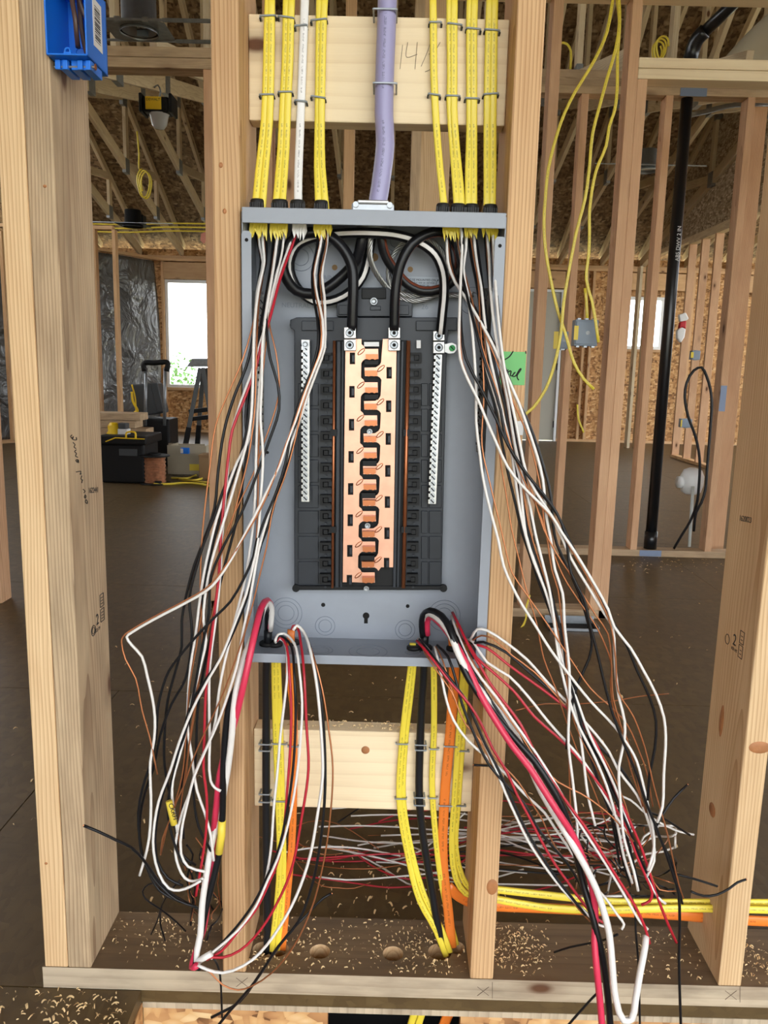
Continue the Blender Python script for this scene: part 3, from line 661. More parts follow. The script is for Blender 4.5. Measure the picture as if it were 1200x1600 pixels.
# interleaved copper bus plates
def lerp(a, b_, t_): return a+(b_-a)*t_
def sx(y): return -22*(y-110)/1400          # bars drift left going down in perspective
LY = [180, 370, 558, 742, 922, 1102, 1275, 1450]; RY = [275, 465, 650, 832, 1012, 1190, 1362]
Yc = .056; TH = .0025
out = [(398, 1490), (388+0, 1490)]
left = [(400, 108), (490, 108)]
for k, y in enumerate(LY):
    d = sx(y); left += [(492+d, y-42), (506+d, y-30), (512+d, y-16), (586+d, y-16), (588+d, y+42), (512+d, y+42), (498+d, y+52), (490+d, y+66)]
    if k < 7: left += [(489+d, y+120)]
left = [p for p in left if p[1] < 1500] + [(448, 1490), (384, 1490)]
bus1 = pol(left, Yc, TH, CUB, 'bus_plate', pn)
right = [(690, 108), (690+sx(1405), 1405), (622+sx(1405), 1405)]
for k, y in reversed(list(enumerate(RY))):
    d = sx(y); right += [(606+d, y+64), (598+d, y+52), (584+d, y+44), (512+d, y+44), (510+d, y-4), (575+d, y-6), (596+d, y-20), (604+d, y-34), (606+d, y-60)]
right += [(612, 108)]
bus2 = pol(right, Yc, TH, CUB, 'bus_plate', pn)
# stab blades, ovals, slots with plastic clips
for bus, ys_, xa, ox in ((bus1, LY, 515, 490), (bus2, RY, 512, 604)):
    for k, y in enumerate(ys_):
        d = sx(y)
        pol([(xa+d, y+(14 if bus is bus1 else 12)), (xa+70+d, y+(14 if bus is bus1 else 12)), (xa+70+d, y+40), (xa+52+d, y+46), (xa+40+d, y+40), (xa+22+d, y+46), (xa+d, y+40)], Yc-.012, .012, CUD, 'stab_blade', bus)
        c = pq(ox+d*(.85 if bus is bus1 else 1), y, Yc-.0006); m_ = MB()
        n = 16; pts_ = [c+Vector((.0052*math.cos(q)*.9+.002*math.sin(q), 0, .0042*math.sin(q)+.0022*math.cos(q))) for q in [2*math.pi*i/n for i in range(n+1)]]
        m_.tube(pts_, .0007, 5); m_.build('pressed_oval', CUD, bus)
for bus, xs_, ys_ in ((bus1, 440, [218, 408, 595, 778, 960, 1138, 1312, 1482]), (bus2, 650, [300, 490, 676, 858, 1035, 1212, 1385])):
    for y in ys_:
        d = sx(y)*.85; m_ = pol([(xs_-15+d, y-33), (xs_+15+d, y-33), (xs_+15+d, y+33), (xs_-15+d, y+33)], Yc-.0008, .003, VOID, 'bus_slot', bus)
        pol([(xs_-2+d, y-20), (xs_+12+d, y-20), (xs_+12+d, y+22), (xs_-2+d, y+22)], Yc-.003, .003, BLKP, 'slot_clip', m_) if False else MB().prism([pq(xs_-2+d, y-18, Yc-.004), pq(xs_+12+d, y-18, Yc-.004), pq(xs_+12+d, y+20, Yc-.004), pq(xs_-2+d, y+20, Yc-.004)], (0, .003, 0)).build('slot_clip', BLKP, bus)
for x, y in ((537, 634), (525, 1168), (518, 1525)):
    c = pq(x, y, Yc-.004); m_ = MB(); m_.cyl(c, c+Vector((0, -.003, 0)), .0042, 14); m_.ring(c+Vector((0, -.003, 0)), (0, 1, 0), .0022, .0008, 14, 5); m_.build('bus_screw', ZN, pn)
for x, y in ((545, 240), (545, 437), (535, 815), (528, 998), (522, 1355)):
    pol([(x-40, y-16), (x+42, y-16), (x+42, y+16), (x-40, y+16)], Yc-.002, .014, BLKD, 'bus_spacer', pn, .0008)
pol([(505, 125), (590, 125), (590, 150), (505, 150)], Yc-.003, .003, PAPER, 'bus_tag', pn)
for x in (278, 815): pol([(x-12, 115), (x+12, 115), (x+12, 160), (x-12, 160)], Yb-.014, .003, PAPER, 'bus_tag', pn)
# lugs
def lug(cx, y0, y1, y2, w, Y):
    g = empty('lug', pq(cx, y2, Y)); g.parent = pn; g.matrix_parent_inverse = pn.matrix_world.inverted()
    for a0, b0, dp in ((y0, y1, .016), (y1+4, y2, .010)):
        MB().prism([pq(cx-w, a0, Y-dp), pq(cx+w, a0, Y-dp), pq(cx+w, b0, Y-dp), pq(cx-w, b0, Y-dp)], (0, dp+.004, 0)).build('lug_body', AL, g, False, .0008)
        c = pq(cx, (a0+b0)/2, Y-dp); m_ = MB(); m_.cyl(c, c+Vector((0, -.0015, 0)), .0062, 20); m_.ring(c+Vector((0, -.0015, 0)), (0, 1, 0), .0052, .0009, 20, 5); m_.build('lug_screw', STL, g)
        MB().cyl(c+Vector((0, -.0016, 0)), c+Vector((0, -.0022, 0)), .0028, 6).build('hex_socket', VOID, g)
lug(424, 40, 105, 175, 34, Yc); lug(676, 42, 105, 175, 34, Yc); lug(930, 62, 118, 190, 33, Yb-.012)
# neutral bars
def termbar(name, p, q, w, d, n, nrm, parent, big=True):
    g = empty(name, q); g.parent = parent; g.matrix_parent_inverse = parent.matrix_world.inverted()
    p, q, nv = Vector(p), Vector(q), Vector(nrm).normalized(); ax = (q-p).normalized(); L = (q-p).length; sd = ax.cross(nv)
    MB().bar(p, q, w, d, nv).build('bar', AL, g, False, .0005)
    for k in range(n):
        c = p+ax*(L*(k+(1.4 if big else .5))/(n+(1 if big else 0))) + nv*(d/2)
        m_ = MB(); m_.cyl(c, c+nv*.0016, w*.34, 10); m_.build('terminal_screw', ZN, g)
        m2 = MB(); m2.bar(c+nv*.0017-sd*w*.2+ax*w*.2, c+nv*.0017+sd*w*.2-ax*w*.2, 0.0017, .0004, nv); m2.build('screw_slot', VOID, g)
        c2 = c + sd*(w*.5-.001) - ax*(L/n*.5); m3 = MB(); m3.bar(c2-ax*.0020, c2+ax*.0020, .0036, .0008, nv); m3.build('wire_slot', VOID, g)
    if big:
        c = p+ax*.007+nv*(d/2); m_ = MB(); m_.cyl(c, c+nv*.002, w*.45, 16); m_.ring(c+nv*.002, nv, w*.25, .0008, 14, 5); m_.build('end_screw', ZN, g)
    return g
termbar('neutral_bar', pq(174, 112, Yb-.014), pq(173, 1030, Yb-.014), .0125, .012, 26, (0, -1, 0), pn)
termbar('neutral_bar', pq(925, 195, Yb-.014), pq(890, 1042, Yb-.014), .0125, .012, 25, (0, -1, 0), pn, False)
# earth bars on the side walls, seen obliquely
termbar('ground_bar', (PX0+.0095, .062, P(415, 455, .06).z), (PX0+.0095, .062, P(418, 697, .06).z), .012, .014, 20, (.75, -.65, 0), pn)
termbar('ground_bar', (PX1-.0105, .062, P(752, 450, .06).z), (PX1-.0105, .062, P(738, 706, .06).z), .012, .014, 20, (-.75, -.65, 0), pn)
# bonding strap with green screw
c = pq(1005, 160, Yb-.010); m_ = MB(); m_.prism([c+Vector((-.014, 0, -.005)), c+Vector((-.014, 0, .005)), c+Vector((0, 0, .008)), c+Vector((.006, 0, .005)), c+Vector((.007, 0, -.002)), c+Vector((.003, 0, -.007)), c+Vector((-.004, 0, -.008))], (0, .002, 0)); m_.build('bonding_strap', AL, pn)
m_ = MB(); m_.cyl(c+Vector((0, -.004, 0)), c, .0046, 16); m_.build('bonding_screw', GRN, pn); MB().bar(c+Vector((-.003, -.0042, .003)), c+Vector((.003, -.0042, -.003)), .001, .0006, (0, 1, 0)).build('screw_slot', VOID, pn)
# service entry clamp on the top
cx, cz = P(583, 325, .05).x, PZ1
g = empty('cable_clamp', (cx, .05, cz)); g.parent = pn; g.matrix_parent_inverse = pn.matrix_world.inverted()
MB().box((cx-.030, .030, cz+.0005), (cx+.030, .070, cz+.018)).build('clamp_body', ZN, g, False, .002)
MB().box((cx-.022, .032, cz+.018), (cx+.022, .068, cz+.023)).build('clamp_saddle', AL, g, False, .0015)
for s in (-1, 1): c = Vector((cx+s*.024, .029, cz+.0155)); MB().cyl(c, c+Vector((0, -.002, 0)), .004, 12).build('clamp_screw', ZN, g)
MB().lathe((cx, .05, cz-.020), [(.0, 0), (.021, 0), (.021, .006), (.023, .006), (.023, .011), (.019, .011), (.019, .017), (.0, .017)], 24).build('locknut', GAL, g)
# green tape on the right stud, white corner paper below
tape = thing('tape_label', P(806, 602, -.001), 'green masking tape with handwriting stuck on the stud right of the panel', 'tape')
a, b_ = P(780, 549, -.0012), P(823, 602, -.0012)
MB().box((.369, -.0009, b_.z), (.4045, -.0003, a.z)).build('tape_strip', GTAPE, tape)
hf = lambda x, y: P(760+x*80/1200, 530+y*80/1200, -.0011)
strokes('handwriting', [[(470, 780), (510, 710), (490, 790), (560, 740), (580, 760), (560, 850), (600, 860)], [(600, 860), (680, 770), (640, 800), (620, 880), (690, 860)], [(690, 860), (800, 690), (815, 700), (720, 850), (730, 920), (760, 960)], [(330, 690), (345, 850)], [(370, 800), (400, 740), (430, 760), (410, 850), (460, 840)], [(430, 480), (540, 410), (630, 280)], [(920, 275), (925, 340)]], .0009, INK, tape, hf)
MB().box((.397, -.0008, P(822, 680, 0).z), (.406, -.0002, P(820, 658, 0).z)).build('paper_corner', PAPER, tape)

# ================================================================== CABLES AND WIRES
def kf(tab, y):
    if y <= tab[0][0]: return tab[0][1]
    for (a, u), (b_, v) in zip(tab, tab[1:]):
        if y <= b_: return u+(v-u)*(y-a)/(b_-a)
    return tab[-1][1]
TOPD = [(340, .050), (380, .046), (430, .020), (500, -.018), (560, -.030), (700, -.038), (900, -.048), (1100, -.055), (1300, -.060), (1600, -.065)]
BOTD = [(940, .045), (985, .030), (1012, -.004), (1025, -.022), (1060, -.034), (1200, -.050), (1400, -.070), (1500, -.085), (1600, -.085)]
RAD = {'K': .0021, 'W': .0021, 'R': .0021, 'B': .0012}; MAT = {'K': KW, 'W': WW, 'R': RW, 'B': CU}
NAME = {'K': 'black_conductor', 'W': 'white_conductor', 'R': 'red_conductor', 'B': 'bare_copper_conductor'}
rw = random.Random(11)
def pix(s): return [tuple(float(v) for v in q.split(',')) for q in s.split()]
def cond(parent, col, path, tab, off=0.0, r=None, mat=None, name=None):
    pts = []
    for q in path:
        y = q[2] if len(q) > 2 else kf(tab, q[1])+off
        pts.append(P(q[0], q[1], y))
    n = 8 if (r or 0) > .003 else 6
    o = MB().tube(spline(pts, .014), r or RAD[col], n).build(name or NAME[col], mat or MAT[col], parent, True); return o
def jit(path, dx, dy=0, amp=0, seed=0):
    rg = random.Random(seed); n = len(path); out = []
    ph = rg.uniform(0, 6)
    for i, q in enumerate(path):
        t = i/max(1, n-1); out.append((q[0]+dx*min(1, t*3+.25)+amp*t*math.sin(ph+5*t), q[1]+dy*t, *q[2:]))
    return out
def flatcable(parent, path, w=.0052, th_=.0024, mat=YEL, name='sheath', rnd=None):
    pts = spline([P(*q) if len(q) == 3 else q for q in path], .02)
    if rnd: return MB().tube(pts, rnd, 12).build(name, mat, parent, True)
    return MB().tube(pts, 0, 8, (w, th_)).build(name, mat, parent, True)
def stripped_end(parent, px, py0, py1, y, w, mat=YEL, seed=0):
    rg = random.Random(seed); mb = MB()                     # ragged flaps of slit jacket below the top lip
    for k in range(4):
        a = px-w+2*w*k/4; b_ = a+w*.62; l = py1-rg.uniform(0, 9)
        q = [P(a, py0, y-.002), P(b_, py0, y-.002), P(b_+rg.uniform(-2, 2), (py0+l)/2, y-.004), P((a+b_)/2+rg.uniform(-2, 3), l, y-.003), P(a+rg.uniform(-1, 1), (py0+l)/2, y-.004)]
        mb.prism(q, (0, .0009, 0))
    return mb.build('jacket_flap', mat, parent)
def bushing(px, y, w, sx_, lab):
    c = P(px, 326, y); o = thing('cable_bushing', (c.x, y, PZ1), lab, 'bushing', 'black cable bushings on top of the panel')
    mb = MB(); z = PZ1
    n = 20; prof = [(1.0, .0006), (1.04, .006), (1.06, .014), (1.0, .0215), (.86, .0235), (.80, .023)]
    k0 = len(mb.v)
    for s_, h in prof:
        for i in range(n): t_ = 2*math.pi*i/n; mb.v.append((c.x+w*s_*math.cos(t_), y+.0085*s_*math.sin(t_), z+h))
    for a_ in range(len(prof)-1):
        for i in range(n): j = (i+1) % n; mb.face((a_*n+i, a_*n+j, (a_+1)*n+j, (a_+1)*n+i))
    mb.face(range((len(prof)-1)*n, len(prof)*n)); mb.build('rubber_collar', RUB, o, True)
    m2 = MB(); 
    for k in range(6): m2.box((c.x-w+2*w*k/6+.0006, y-.0098, z+.0008), (c.x-w+2*w*(k+1)/6-.0006, y-.0075, z+.0175))
    m2.build('collar_teeth', RUB, o)
for i, (px, w, lab) in enumerate(((402, .0100, 'black bushing at the far left corner of the panel top'), (437, .0115, 'black bushing second from the left on the panel top'), (465, .0105, 'black bushing round the white cable'),
        (502, .0100, 'black bushing just left of the lavender service cable'), (692, .0095, 'black bushing first to the right of the lavender cable'), (716, .0105, 'black bushing second to the right of the lavender cable'),
        (737, .0100, 'black bushing third to the right of the lavender cable'), (766, .0100, 'black bushing at the far right corner of the panel top'))):
    bushing(px, .05, w, 0, lab)

CT = .0635      # cables lie on the upper block, whose face is at .070
def topcable(name, lab, tp, conds, mat=YEL, w=.0052, grp='yellow cables entering the top of the panel', dz=0.0, tab=TOPD, flap=True, rnd=None):
    """tp: pixel path of the sheath from above down to the panel; conds: list of (colour, pixel path, depth offset)."""
    t = thing(name, P(tp[-1][0], tp[-1][1], .05), lab, 'cable', grp)
    path = [(q[0], q[1], CT-dz if q[1] < 215 else (CT-dz+(.05-CT+dz)*(q[1]-215)/105 if q[1] < 320 else .05-dz*.5)) for q in tp]
    flatcable(t, path, w, .0026, mat, rnd=rnd)
    if flap: stripped_end(t, tp[-1][0], 346, 374+rw.uniform(0, 8), .020-dz*.5, 8 if w < .006 else 10, mat, int(tp[0][0]))
    for i, (c, p, off) in enumerate(conds): cond(t, c, p, tab, off)
    return t
px = pix
A1 = px('399,352 402,375 408,405 403,445 399,500 392,545 384,575 365,622 350,674 341,735 335,795 320,840 304,882 292,926 284,970 284,1010 276,1042 262,1094 257,1150 257,1195 266,1246 275,1300 284,1335 306,1352')
A2 = px('401,352 404,380 411,420 408,450 397,500 380,560 356,616 337,665 328,729 319,804 314,870 313,930 316,1000 309,1080 297,1160 285,1240 279,1310 290,1360')
A3 = px('404,352 406,385 411,410 402,455 398,520 400,600 392,680 371,721 349,781 339,809 327,858 320,890 312,940 306,990 298,1040 294,1090 293,1135 300,1184 308,1236 320,1270 329,1304 334,1345')
B1 = px('409,352 411,385 413,408 404,452 397,520 395,600 390,670 366,760 345,830 330,880 320,936 318,970 322,1000 316,1030 306,1070 296,1110 288,1152 278,1190 270,1220 269,1246 277,1300')
B2 = px('414,352 416,385 415,412 405,450 399,530 392,610 384,680 365,745 350,790 333,850 322,900 316,950 318,1010 310,1062 297,1120 290,1170 284,1240 287,1310')
B3 = px('411,352 413,380 414,412 407,445 401,540 398,640 388,715 373,775 352,850 330,905 314,965 307,1010 297,1065 292,1130 284,1215 262,1290 251,1336')
topcable('yellow_cable', 'yellow cable stapled furthest left above the panel', px('420,-20 418,40 416,120 413,190 404,270 399,325 398,345'), [('K', A1, 0), ('B', A2, -.006), ('W', A3, -.010)])
topcable('yellow_cable', 'yellow cable second from the left above the panel, beside the leftmost one', px('424,-20 424,40 423,120 421,190 414,270 410,325 409,345'), [('W', B1, -.016), ('K', B2, -.003), ('B', B3, -.013)], dz=.0008)
C1 = px('432,352 427,380 424,410 414,470 404,530 399,590 393,660 380,706 352,758 334,810 318,850 306,890 296,935 300,990 290,1060 268,1100 250,1150 240,1200 226,1240 218,1290 224,1340 250,1392 290,1412')
C2 = px('436,352 431,390 427,420 417,480 410,540 409,600 407,654 411,710 407,785 402,850 396,880 384,930 370,966 344,1030 324,1064 300,1110 280,1160 266,1204 248,1252 240,1300 240,1330 248,1364 264,1388 280,1391 300,1384 314,1376')
C3 = px('434,352 430,385 425,420 420,500 431,550 436,590 435,620 424,660 413,690 396,740 372,790 350,842 342,890 336,940 324,990 314,1040 305,1100 296,1160 290,1220')
D1 = px('441,352 439,380 433,412 420,450 416,500 422,560 434,600 436,640 420,690 400,745 378,800 350,852 330,900 326,960 316,1010 304,1076 288,1150 268,1200 252,1250 243,1300 246,1345 262,1372 286,1384')
D2 = px('445,352 441,390 432,430 418,490 410,560 403,640 400,720 398,790 392,850 383,905 372,950 362,990 352,1030 343,1075 334,1140 318,1178 304,1210 296,1240 284,1272 276,1308 274,1332 279,1354 289,1372 302,1377 318,1372')
D3 = px('443,352 440,385 430,435 421,495 413,560 407,630 404,700 403,780 400,850 394,910 388,960 378,1010 364,1060 350,1110 330,1150 310,1200 290,1260 280,1330')
topcable('yellow_cable', 'yellow cable third from the left above the panel', px('448,-20 447,40 446,90 443,150 439,230 434,290 431,325 430,345'), [('K', C1, -.008), ('W', C2, -.022), ('B', C3, -.012)])
topcable('yellow_cable', 'yellow cable fourth from the left, just left of the white cable', px('456,-20 454,40 453,90 450,150 447,230 443,290 441,325 441,345'), [('K', D1, -.018), ('W', D2, -.014), ('B', D3, -.004)], dz=.0008)
E1 = px('466,358 455,388 438,435 421,500 408,540 400,575 380,628 363,672 357,712 352,760 345,841 342,900 336,950 330,1000 323,1060 320,1120 319,1160 318,1200 323,1244 323,1285 318,1330 306,1400')
E2 = px('463,356 451,388 434,437 416,505 404,545 394,580 375,632 360,684 356,730 352,780 347,842 344,900 338,960 330,1020 327,1060 327,1120 328,1160 327,1184 329,1220 336,1231 345,1236')
E3 = px('460,356 447,390 430,440 412,512 400,560 390,600 384,650 386,700 378,760 368,820 352,880 338,940 330,990 318,1050 309,1110 306,1180 302,1230 310,1290 330,1330')
topcable('white_cable', 'white cable between the yellow ones left above the panel', px('477,-20 475,40 472,120 469,200 466,280 466,325 467,345'), [('R', E1, -.012), ('W', E2, -.009), ('K', E3, -.002)], WHJ, .0060, None)
F1 = px('497,352 497,375 493,400 488,425 489,460 496,500 497,540 488,575 470,622 456,668 446,724 429,776 416,806 401,846 396,870 380,906 360,940 340,960 320,980 300,1002 280,1026 264,1048 254,1074 246,1110 244,1150 236,1190 223,1230 216,1270 218,1310 223,1340 234,1364 254,1388 276,1406 308,1418')
F2 = px('501,352 502,375 496,402 491,430 496,465 504,500 504,540 493,572 477,612 462,656 449,690 438,724 420,762 400,802 370,858 360,876 340,906 324,922 290,942 240,968 206,988 198,995 206,1008 222,1026 230,1056 238,1090 242,1120 241,1155 235,1190 236,1260 233,1310 226,1342 218,1368')
F3 = px('499,352 500,378 494,405 490,428 494,465 501,500 501,545 491,574 473,620 459,662 446,696 430,742 410,790 380,842 358,876 338,903 322,919 288,939 238,965 204,985 192,995 190,1004 196,1030 212,1060 222,1110 234,1152 246,1210')
G1 = px('507,352 509,375 502,400 498,430 498,465 500,500 496,550 484,586 468,630 461,680 448,724 431,778 420,820 408,850 398,890 384,940 366,985 348,1022 330,1050 312,1076 296,1108 284,1160 270,1215 262,1262 270,1310 288,1350 310,1362')
G2 = px('512,352 511,378 507,400 503,430 507,465 508,500 507,545 497,574 480,620 466,664 455,692 443,735 424,790 412,830 404,860 396,905 388,950 380,985 372,1032 358,1080 340,1130 320,1175 303,1215 294,1250 284,1296 283,1334 294,1354 320,1362')
G3 = px('509,352 510,380 505,405 500,430 503,470 505,505 500,550 489,582 474,630 458,700 445,745 433,776 424,807 417,852 408,890 396,940 384,984 368,1030 350,1080 330,1124 310,1166 298,1196 288,1226 276,1252 264,1284 254,1310 251,1336')
topcable('yellow_cable', 'yellow cable directly right of the white cable above the panel', px('500,-20 499,40 498,120 497,200 496,260 498,325 498,345'), [('K', F1, -.022), ('W', F2, -.028), ('B', F3, -.029)])
topcable('yellow_cable', 'yellow cable just left of the lavender service cable', px('508,-20 505,40 503,120 502,200 503,260 509,325 509,345'), [('K', G1, -.016), ('W', G2, -.019), ('B', G3, -.023)], dz=.0008)
# right of the service cable
H1 = px('698,372 700,411 711,441 730,469 747,497 766,531 784,569 801,608 811,631 825,670 839,712 848,749 851,778 854,810 860,840 867,890 879,927 882,977 889,1040 890,1090 888,1160 895,1222 902,1295 900,1340')
H2 = px('702,372 706,410 716,440 735,469 752,500 770,535 790,578 808,625 822,652 835,684 847,722 857,757 862,789 864,820 870,850 888,890 906,930 918,970 925,1000 920,1030 902,1070 890,1120 885,1170')
H3 = px('700,372 704,412 714,444 733,475 751,508 768,545 786,590 802,628 818,664 832,706 842,749 846,775 850,815 856,848 862,890 872,922 877,965 884,1020 886,1080 888,1140 890,1220 892,1280')
topcable('yellow_cable', 'yellow cable first to the right of the lavender service cable', px('676,-20 677,40 678,120 682,200 688,270 694,325 696,350 699,368'), [('W', H1, -.020), ('K', H2, -.012), ('B', H3, -.016)])
I1 = px('712,352 715,377 724,424 734,462 742,500 752,545 764,590 775,625 790,680 802,712 811,742 816,790 822,836 835,877 855,932 870,990 880,1025 892,1080 905,1140 912,1190 918,1240 930,1290')
I2 = px('710,355 712,390 722,430 734,480 742,510 756,560 770,600 782,640 793,694 814,729 834,757 853,780 872,806 890,845 908,880 930,922 952,962 980,1010 995,1047 1015,1090 1025,1127 1023,1170 1015,1210 1012,1250')
I3 = px('713,355 716,385 727,430 738,470 748,520 762,570 776,610 784,650 796,690 812,735 824,762 838,790 850,822 862,856 880,900 905,940 935,985 956,1040 954,1065 960,1115 978,1150 992,1200 1004,1260')
J1 = px('720,352 722,380 720,430 718,486 717,527 719,561 730,591 746,623 762,661 778,698 793,729 814,757 839,782 860,803 877,831 898,862 930,915 950,952 960,980 985,1012 1005,1047 1025,1085 1037,1120 1040,1152 1037,1210 1035,1260 1027,1285')
J2 = px('723,352 722,400 720,450 721,518 728,561 749,602 767,638 776,656 791,690 812,725 832,752 852,776 870,802 884,836 892,895 912,935 922,977 932,1015 945,1070 957,1115 972,1155 995,1210 1010,1255 1027,1297 1045,1347 1060,1397 1062,1435 1061,1500 1064,1610')
J3 = px('721,352 722,390 719,450 719,520 722,565 736,600 752,634 768,672 784,708 800,738 822,768 846,792 868,818 892,858 920,905 946,955 955,980 962,1030 966,1080 990,1120 1008,1170 1022,1230 1042,1300 1060,1380 1068,1404')
topcable('yellow_cable', 'yellow cable second to the right of the lavender service cable', px('703,-20 703,40 704,120 703,160 706,210 712,290 714,325 713,345'), [('W', I1, -.010), ('K', I2, -.024), ('B', I3, -.018)])
topcable('yellow_cable', 'yellow cable third to the right of the lavender service cable', px('710,-20 709,40 709,120 709,170 713,230 719,290 721,325 721,345'), [('W', J1, -.034), ('K', J2, -.030), ('B', J3, -.032)], dz=.0008)
K1 = px('731,355 736,400 744,440 750,480 752,530 757,580 772,630 782,680 794,740 806,790 815,830 826,862 842,910 858,952 872,990 882,1030 896,1070 912,1130 930,1180 946,1230 958,1290 968,1350')
K2 = px('729,355 728,390 724,420 732,470 738,520 742,570 744,620 744,661 749,705 755,749 767,801 779,846 787,885 810,935 835,975 860,1015 890,1055 922,1095 960,1135 985,1170 995,1190 1007,1235 1015,1272 1022,1310 1020,1335 1012,1360')
K3 = px('733,355 740,400 747,440 750,500 754,560 756,620 753,696 764,749 781,819 793,871 800,895 825,932 855,975 895,1035 922,1075 960,1110 980,1132 1000,1177 1010,1205 1020,1260')
L1 = px('739,355 745,410 752,450 757,500 764,550 775,600 786,650 798,700 806,757 813,801 821,836 834,878 850,918 864,965 872,1005 884,1050 900,1090 922,1150 945,1195 965,1240 982,1290 990,1330')
L2 = px('741,355 748,400 752,430 758,480 766,540 778,592 790,640 796,680 806,730 814,772 822,815 832,856 846,900 860,948 872,995 876,1040 884,1080 898,1120 918,1170 938,1230 960,1290 975,1350 985,1385')
L3 = px('737,355 744,405 750,445 755,500 760,560 768,610 776,660 782,720 792,780 800,830 810,870 822,920 838,972 850,1030 868,1075 886,1130 905,1180 930,1240 952,1300')
topcable('yellow_cable', 'yellow cable fourth to the right of the lavender service cable', px('735,-20 734,40 734,120 734,200 732,270 732,325 732,345'), [('K', K1, -.004), ('W', K2, -.022), ('B', K3, -.020)])
topcable('yellow_cable', 'yellow cable second from the far right above the panel', px('742,-20 740,40 740,120 740,200 740,270 740,325 740,345'), [('W', L1, -.012), ('K', L2, -.008), ('B', L3, -.002)], dz=.0008)
M1 = px('757,360 760,400 764,440 770,490 776,540 784,590 792,640 798,690 806,720 812,765 820,812 830,850 842,890 856,935 870,985 880,1020 890,1065 905,1110 925,1160 948,1210 970,1270 985,1330 1000,1390')
M2 = px('760,358 764,400 766,450 771,500 780,560 790,609 796,644 801,675 808,712 818,752 828,790 836,832 848,880 858,920 866,970 872,1020 884,1075 900,1125 930,1185 952,1240 965,1290 975,1340 988,1380')
M3 = px('759,358 762,410 768,470 774,530 782,580 792,630 800,680 812,732 820,780 826,820 838,862 852,905 866,955 876,1010 886,1060 892,1110 906,1150 935,1205 960,1262')
N1 = px('765,358 770,400 775,450 780,500 784,545 790,590 800,640 808,690 818,735 826,780 834,830 846,872 858,915 870,962 880,1000 886,1050 900,1100 914,1150 936,1200 962,1250 985,1300 1004,1350 1030,1400')
N2 = px('770,358 772,410 776,470 782,530 788,575 796,615 806,660 814,702 822,738 838,770 858,800 876,836 892,872 922,922 945,960 957,980 960,1015 962,1052 967,1090 976,1127 975,1160 967,1197 970,1260 975,1310 990,1360 997,1392')
N3 = px('768,358 771,420 777,490 784,550 792,605 804,655 812,700 826,752 838,790 850,828 868,862 896,905 930,960 950,990 955,1030 958,1090 972,1140 985,1200 1010,1270')
topcable('yellow_cable', 'yellow cable far right above the panel, its jacket facing the lavender cable', px('766,-20 764,40 762,120 761,200 761,270 761,325 761,345'), [('K', M1, -.006), ('W', M2, -.016), ('B', M3, -.011)])
topcable('yellow_cable', 'rightmost yellow cable above the panel, against the stud', px('773,-20 772,40 771,120 770,200 770,270 769,325 769,345'), [('K', N1, -.014), ('W', N2, -.027), ('B', N3, -.024)], dz=.0008)

# service cable and its conductors
sv = thing('service_cable', P(583, 330, .05), 'thick lavender service cable entering the top of the panel', 'cable')
flatcable(sv, [(606, -25, .050), (604, 40, .050), (601, 120, .050), (600, 180, .050), (602, 225, .050), (598, 265, .050), (590, 318, .050), (586, 335, .050)], rnd=.0135, mat=LAV)
def fat(name, s, r, mats, stripe=None, sub=.008):
    pts = [P(*q) for q in s]; MB().tube(spline(pts, sub), r, 16, stripe=stripe).build(name, mats, sv, True)
fat('black_conductor', [(572, 345, .05), (566, 372, .045), (557, 405, .055), (533, 433, .062), (510, 450, .062), (487, 459, .06), (463, 454, .056), (449, 438, .05), (442, 417, .046), (449, 387, .042), (468, 368, .04), (491, 363, .04), (517, 370, .04), (538, 391, .04), (550, 417, .04), (552, 445, .04), (551, 480, .042), (550, 516, .046)], .0078, [KW])
fat('striped_neutral_conductor', [(584, 345, .055), (579, 380, .062), (575, 403, .070), (566, 433, .075), (545, 457, .073), (517, 470, .073), (491, 470, .073), (468, 454, .07), (456, 433, .066), (453, 410, .062), (464, 384, .058), (487, 372, .054), (522, 366, .05), (580, 364, .028), (622, 368, .036), (657, 380, .044), (680, 398, .046), (692, 426, .046), (694, 457, .045), (691, 492, .045), (688, 522, .048)], .0072, [KW, WW], (3, 4))
fat('brown_striped_conductor', [(594, 345, .05), (596, 375, .052), (603, 401, .06), (620, 426, .066), (638, 445, .068), (662, 455, .068), (687, 452, .066), (706, 440, .06), (717, 417, .056), (715, 390, .05), (701, 368, .044), (685, 362, .038), (664, 367, .034), (643, 382, .032), (627, 410, .032), (620, 438, .034), (617, 468, .036), (616, 516, .042)], .0072, [KW, RBW], (5, 6))
def braid(path, r, parent):
    pts = spline([P(*q) for q in path], .004); mb = MB()
    for s_ in range(6):
        hx = []
        L = 0
        for i, p in enumerate(pts):
            if i: L += (p-pts[i-1]).length
            t_ = (pts[min(i+1, len(pts)-1)]-pts[max(i-1, 0)]).normalized(); n_ = Vector((0, -1, 0)); n_ = (n_-t_*n_.dot(t_)).normalized(); b2 = t_.cross(n_); a_ = L/.05*6.28+s_*math.pi/3
            hx.append(p+n_*(r*math.cos(a_))+b2*(r*math.sin(a_)))
        mb.tube(hx, r*.46, 5)
    mb.build('stranded_ground_conductor', AL, parent, True)
braid([(582, 345, .05), (579, 376, .045), (578, 401, .05), (585, 422, .06), (601, 445, .072), (617, 461, .078), (645, 470, .078), (668, 466, .078), (690, 455, .078), (700, 430, .08), (694, 400, .08), (676, 378, .08), (652, 373, .08), (628, 382, .082), (612, 405, .082), (607, 430, .082), (616, 452, .082), (640, 462, .083), (680, 461, .084), (716, 461, .08), (740, 460, .076)], .0030, sv)

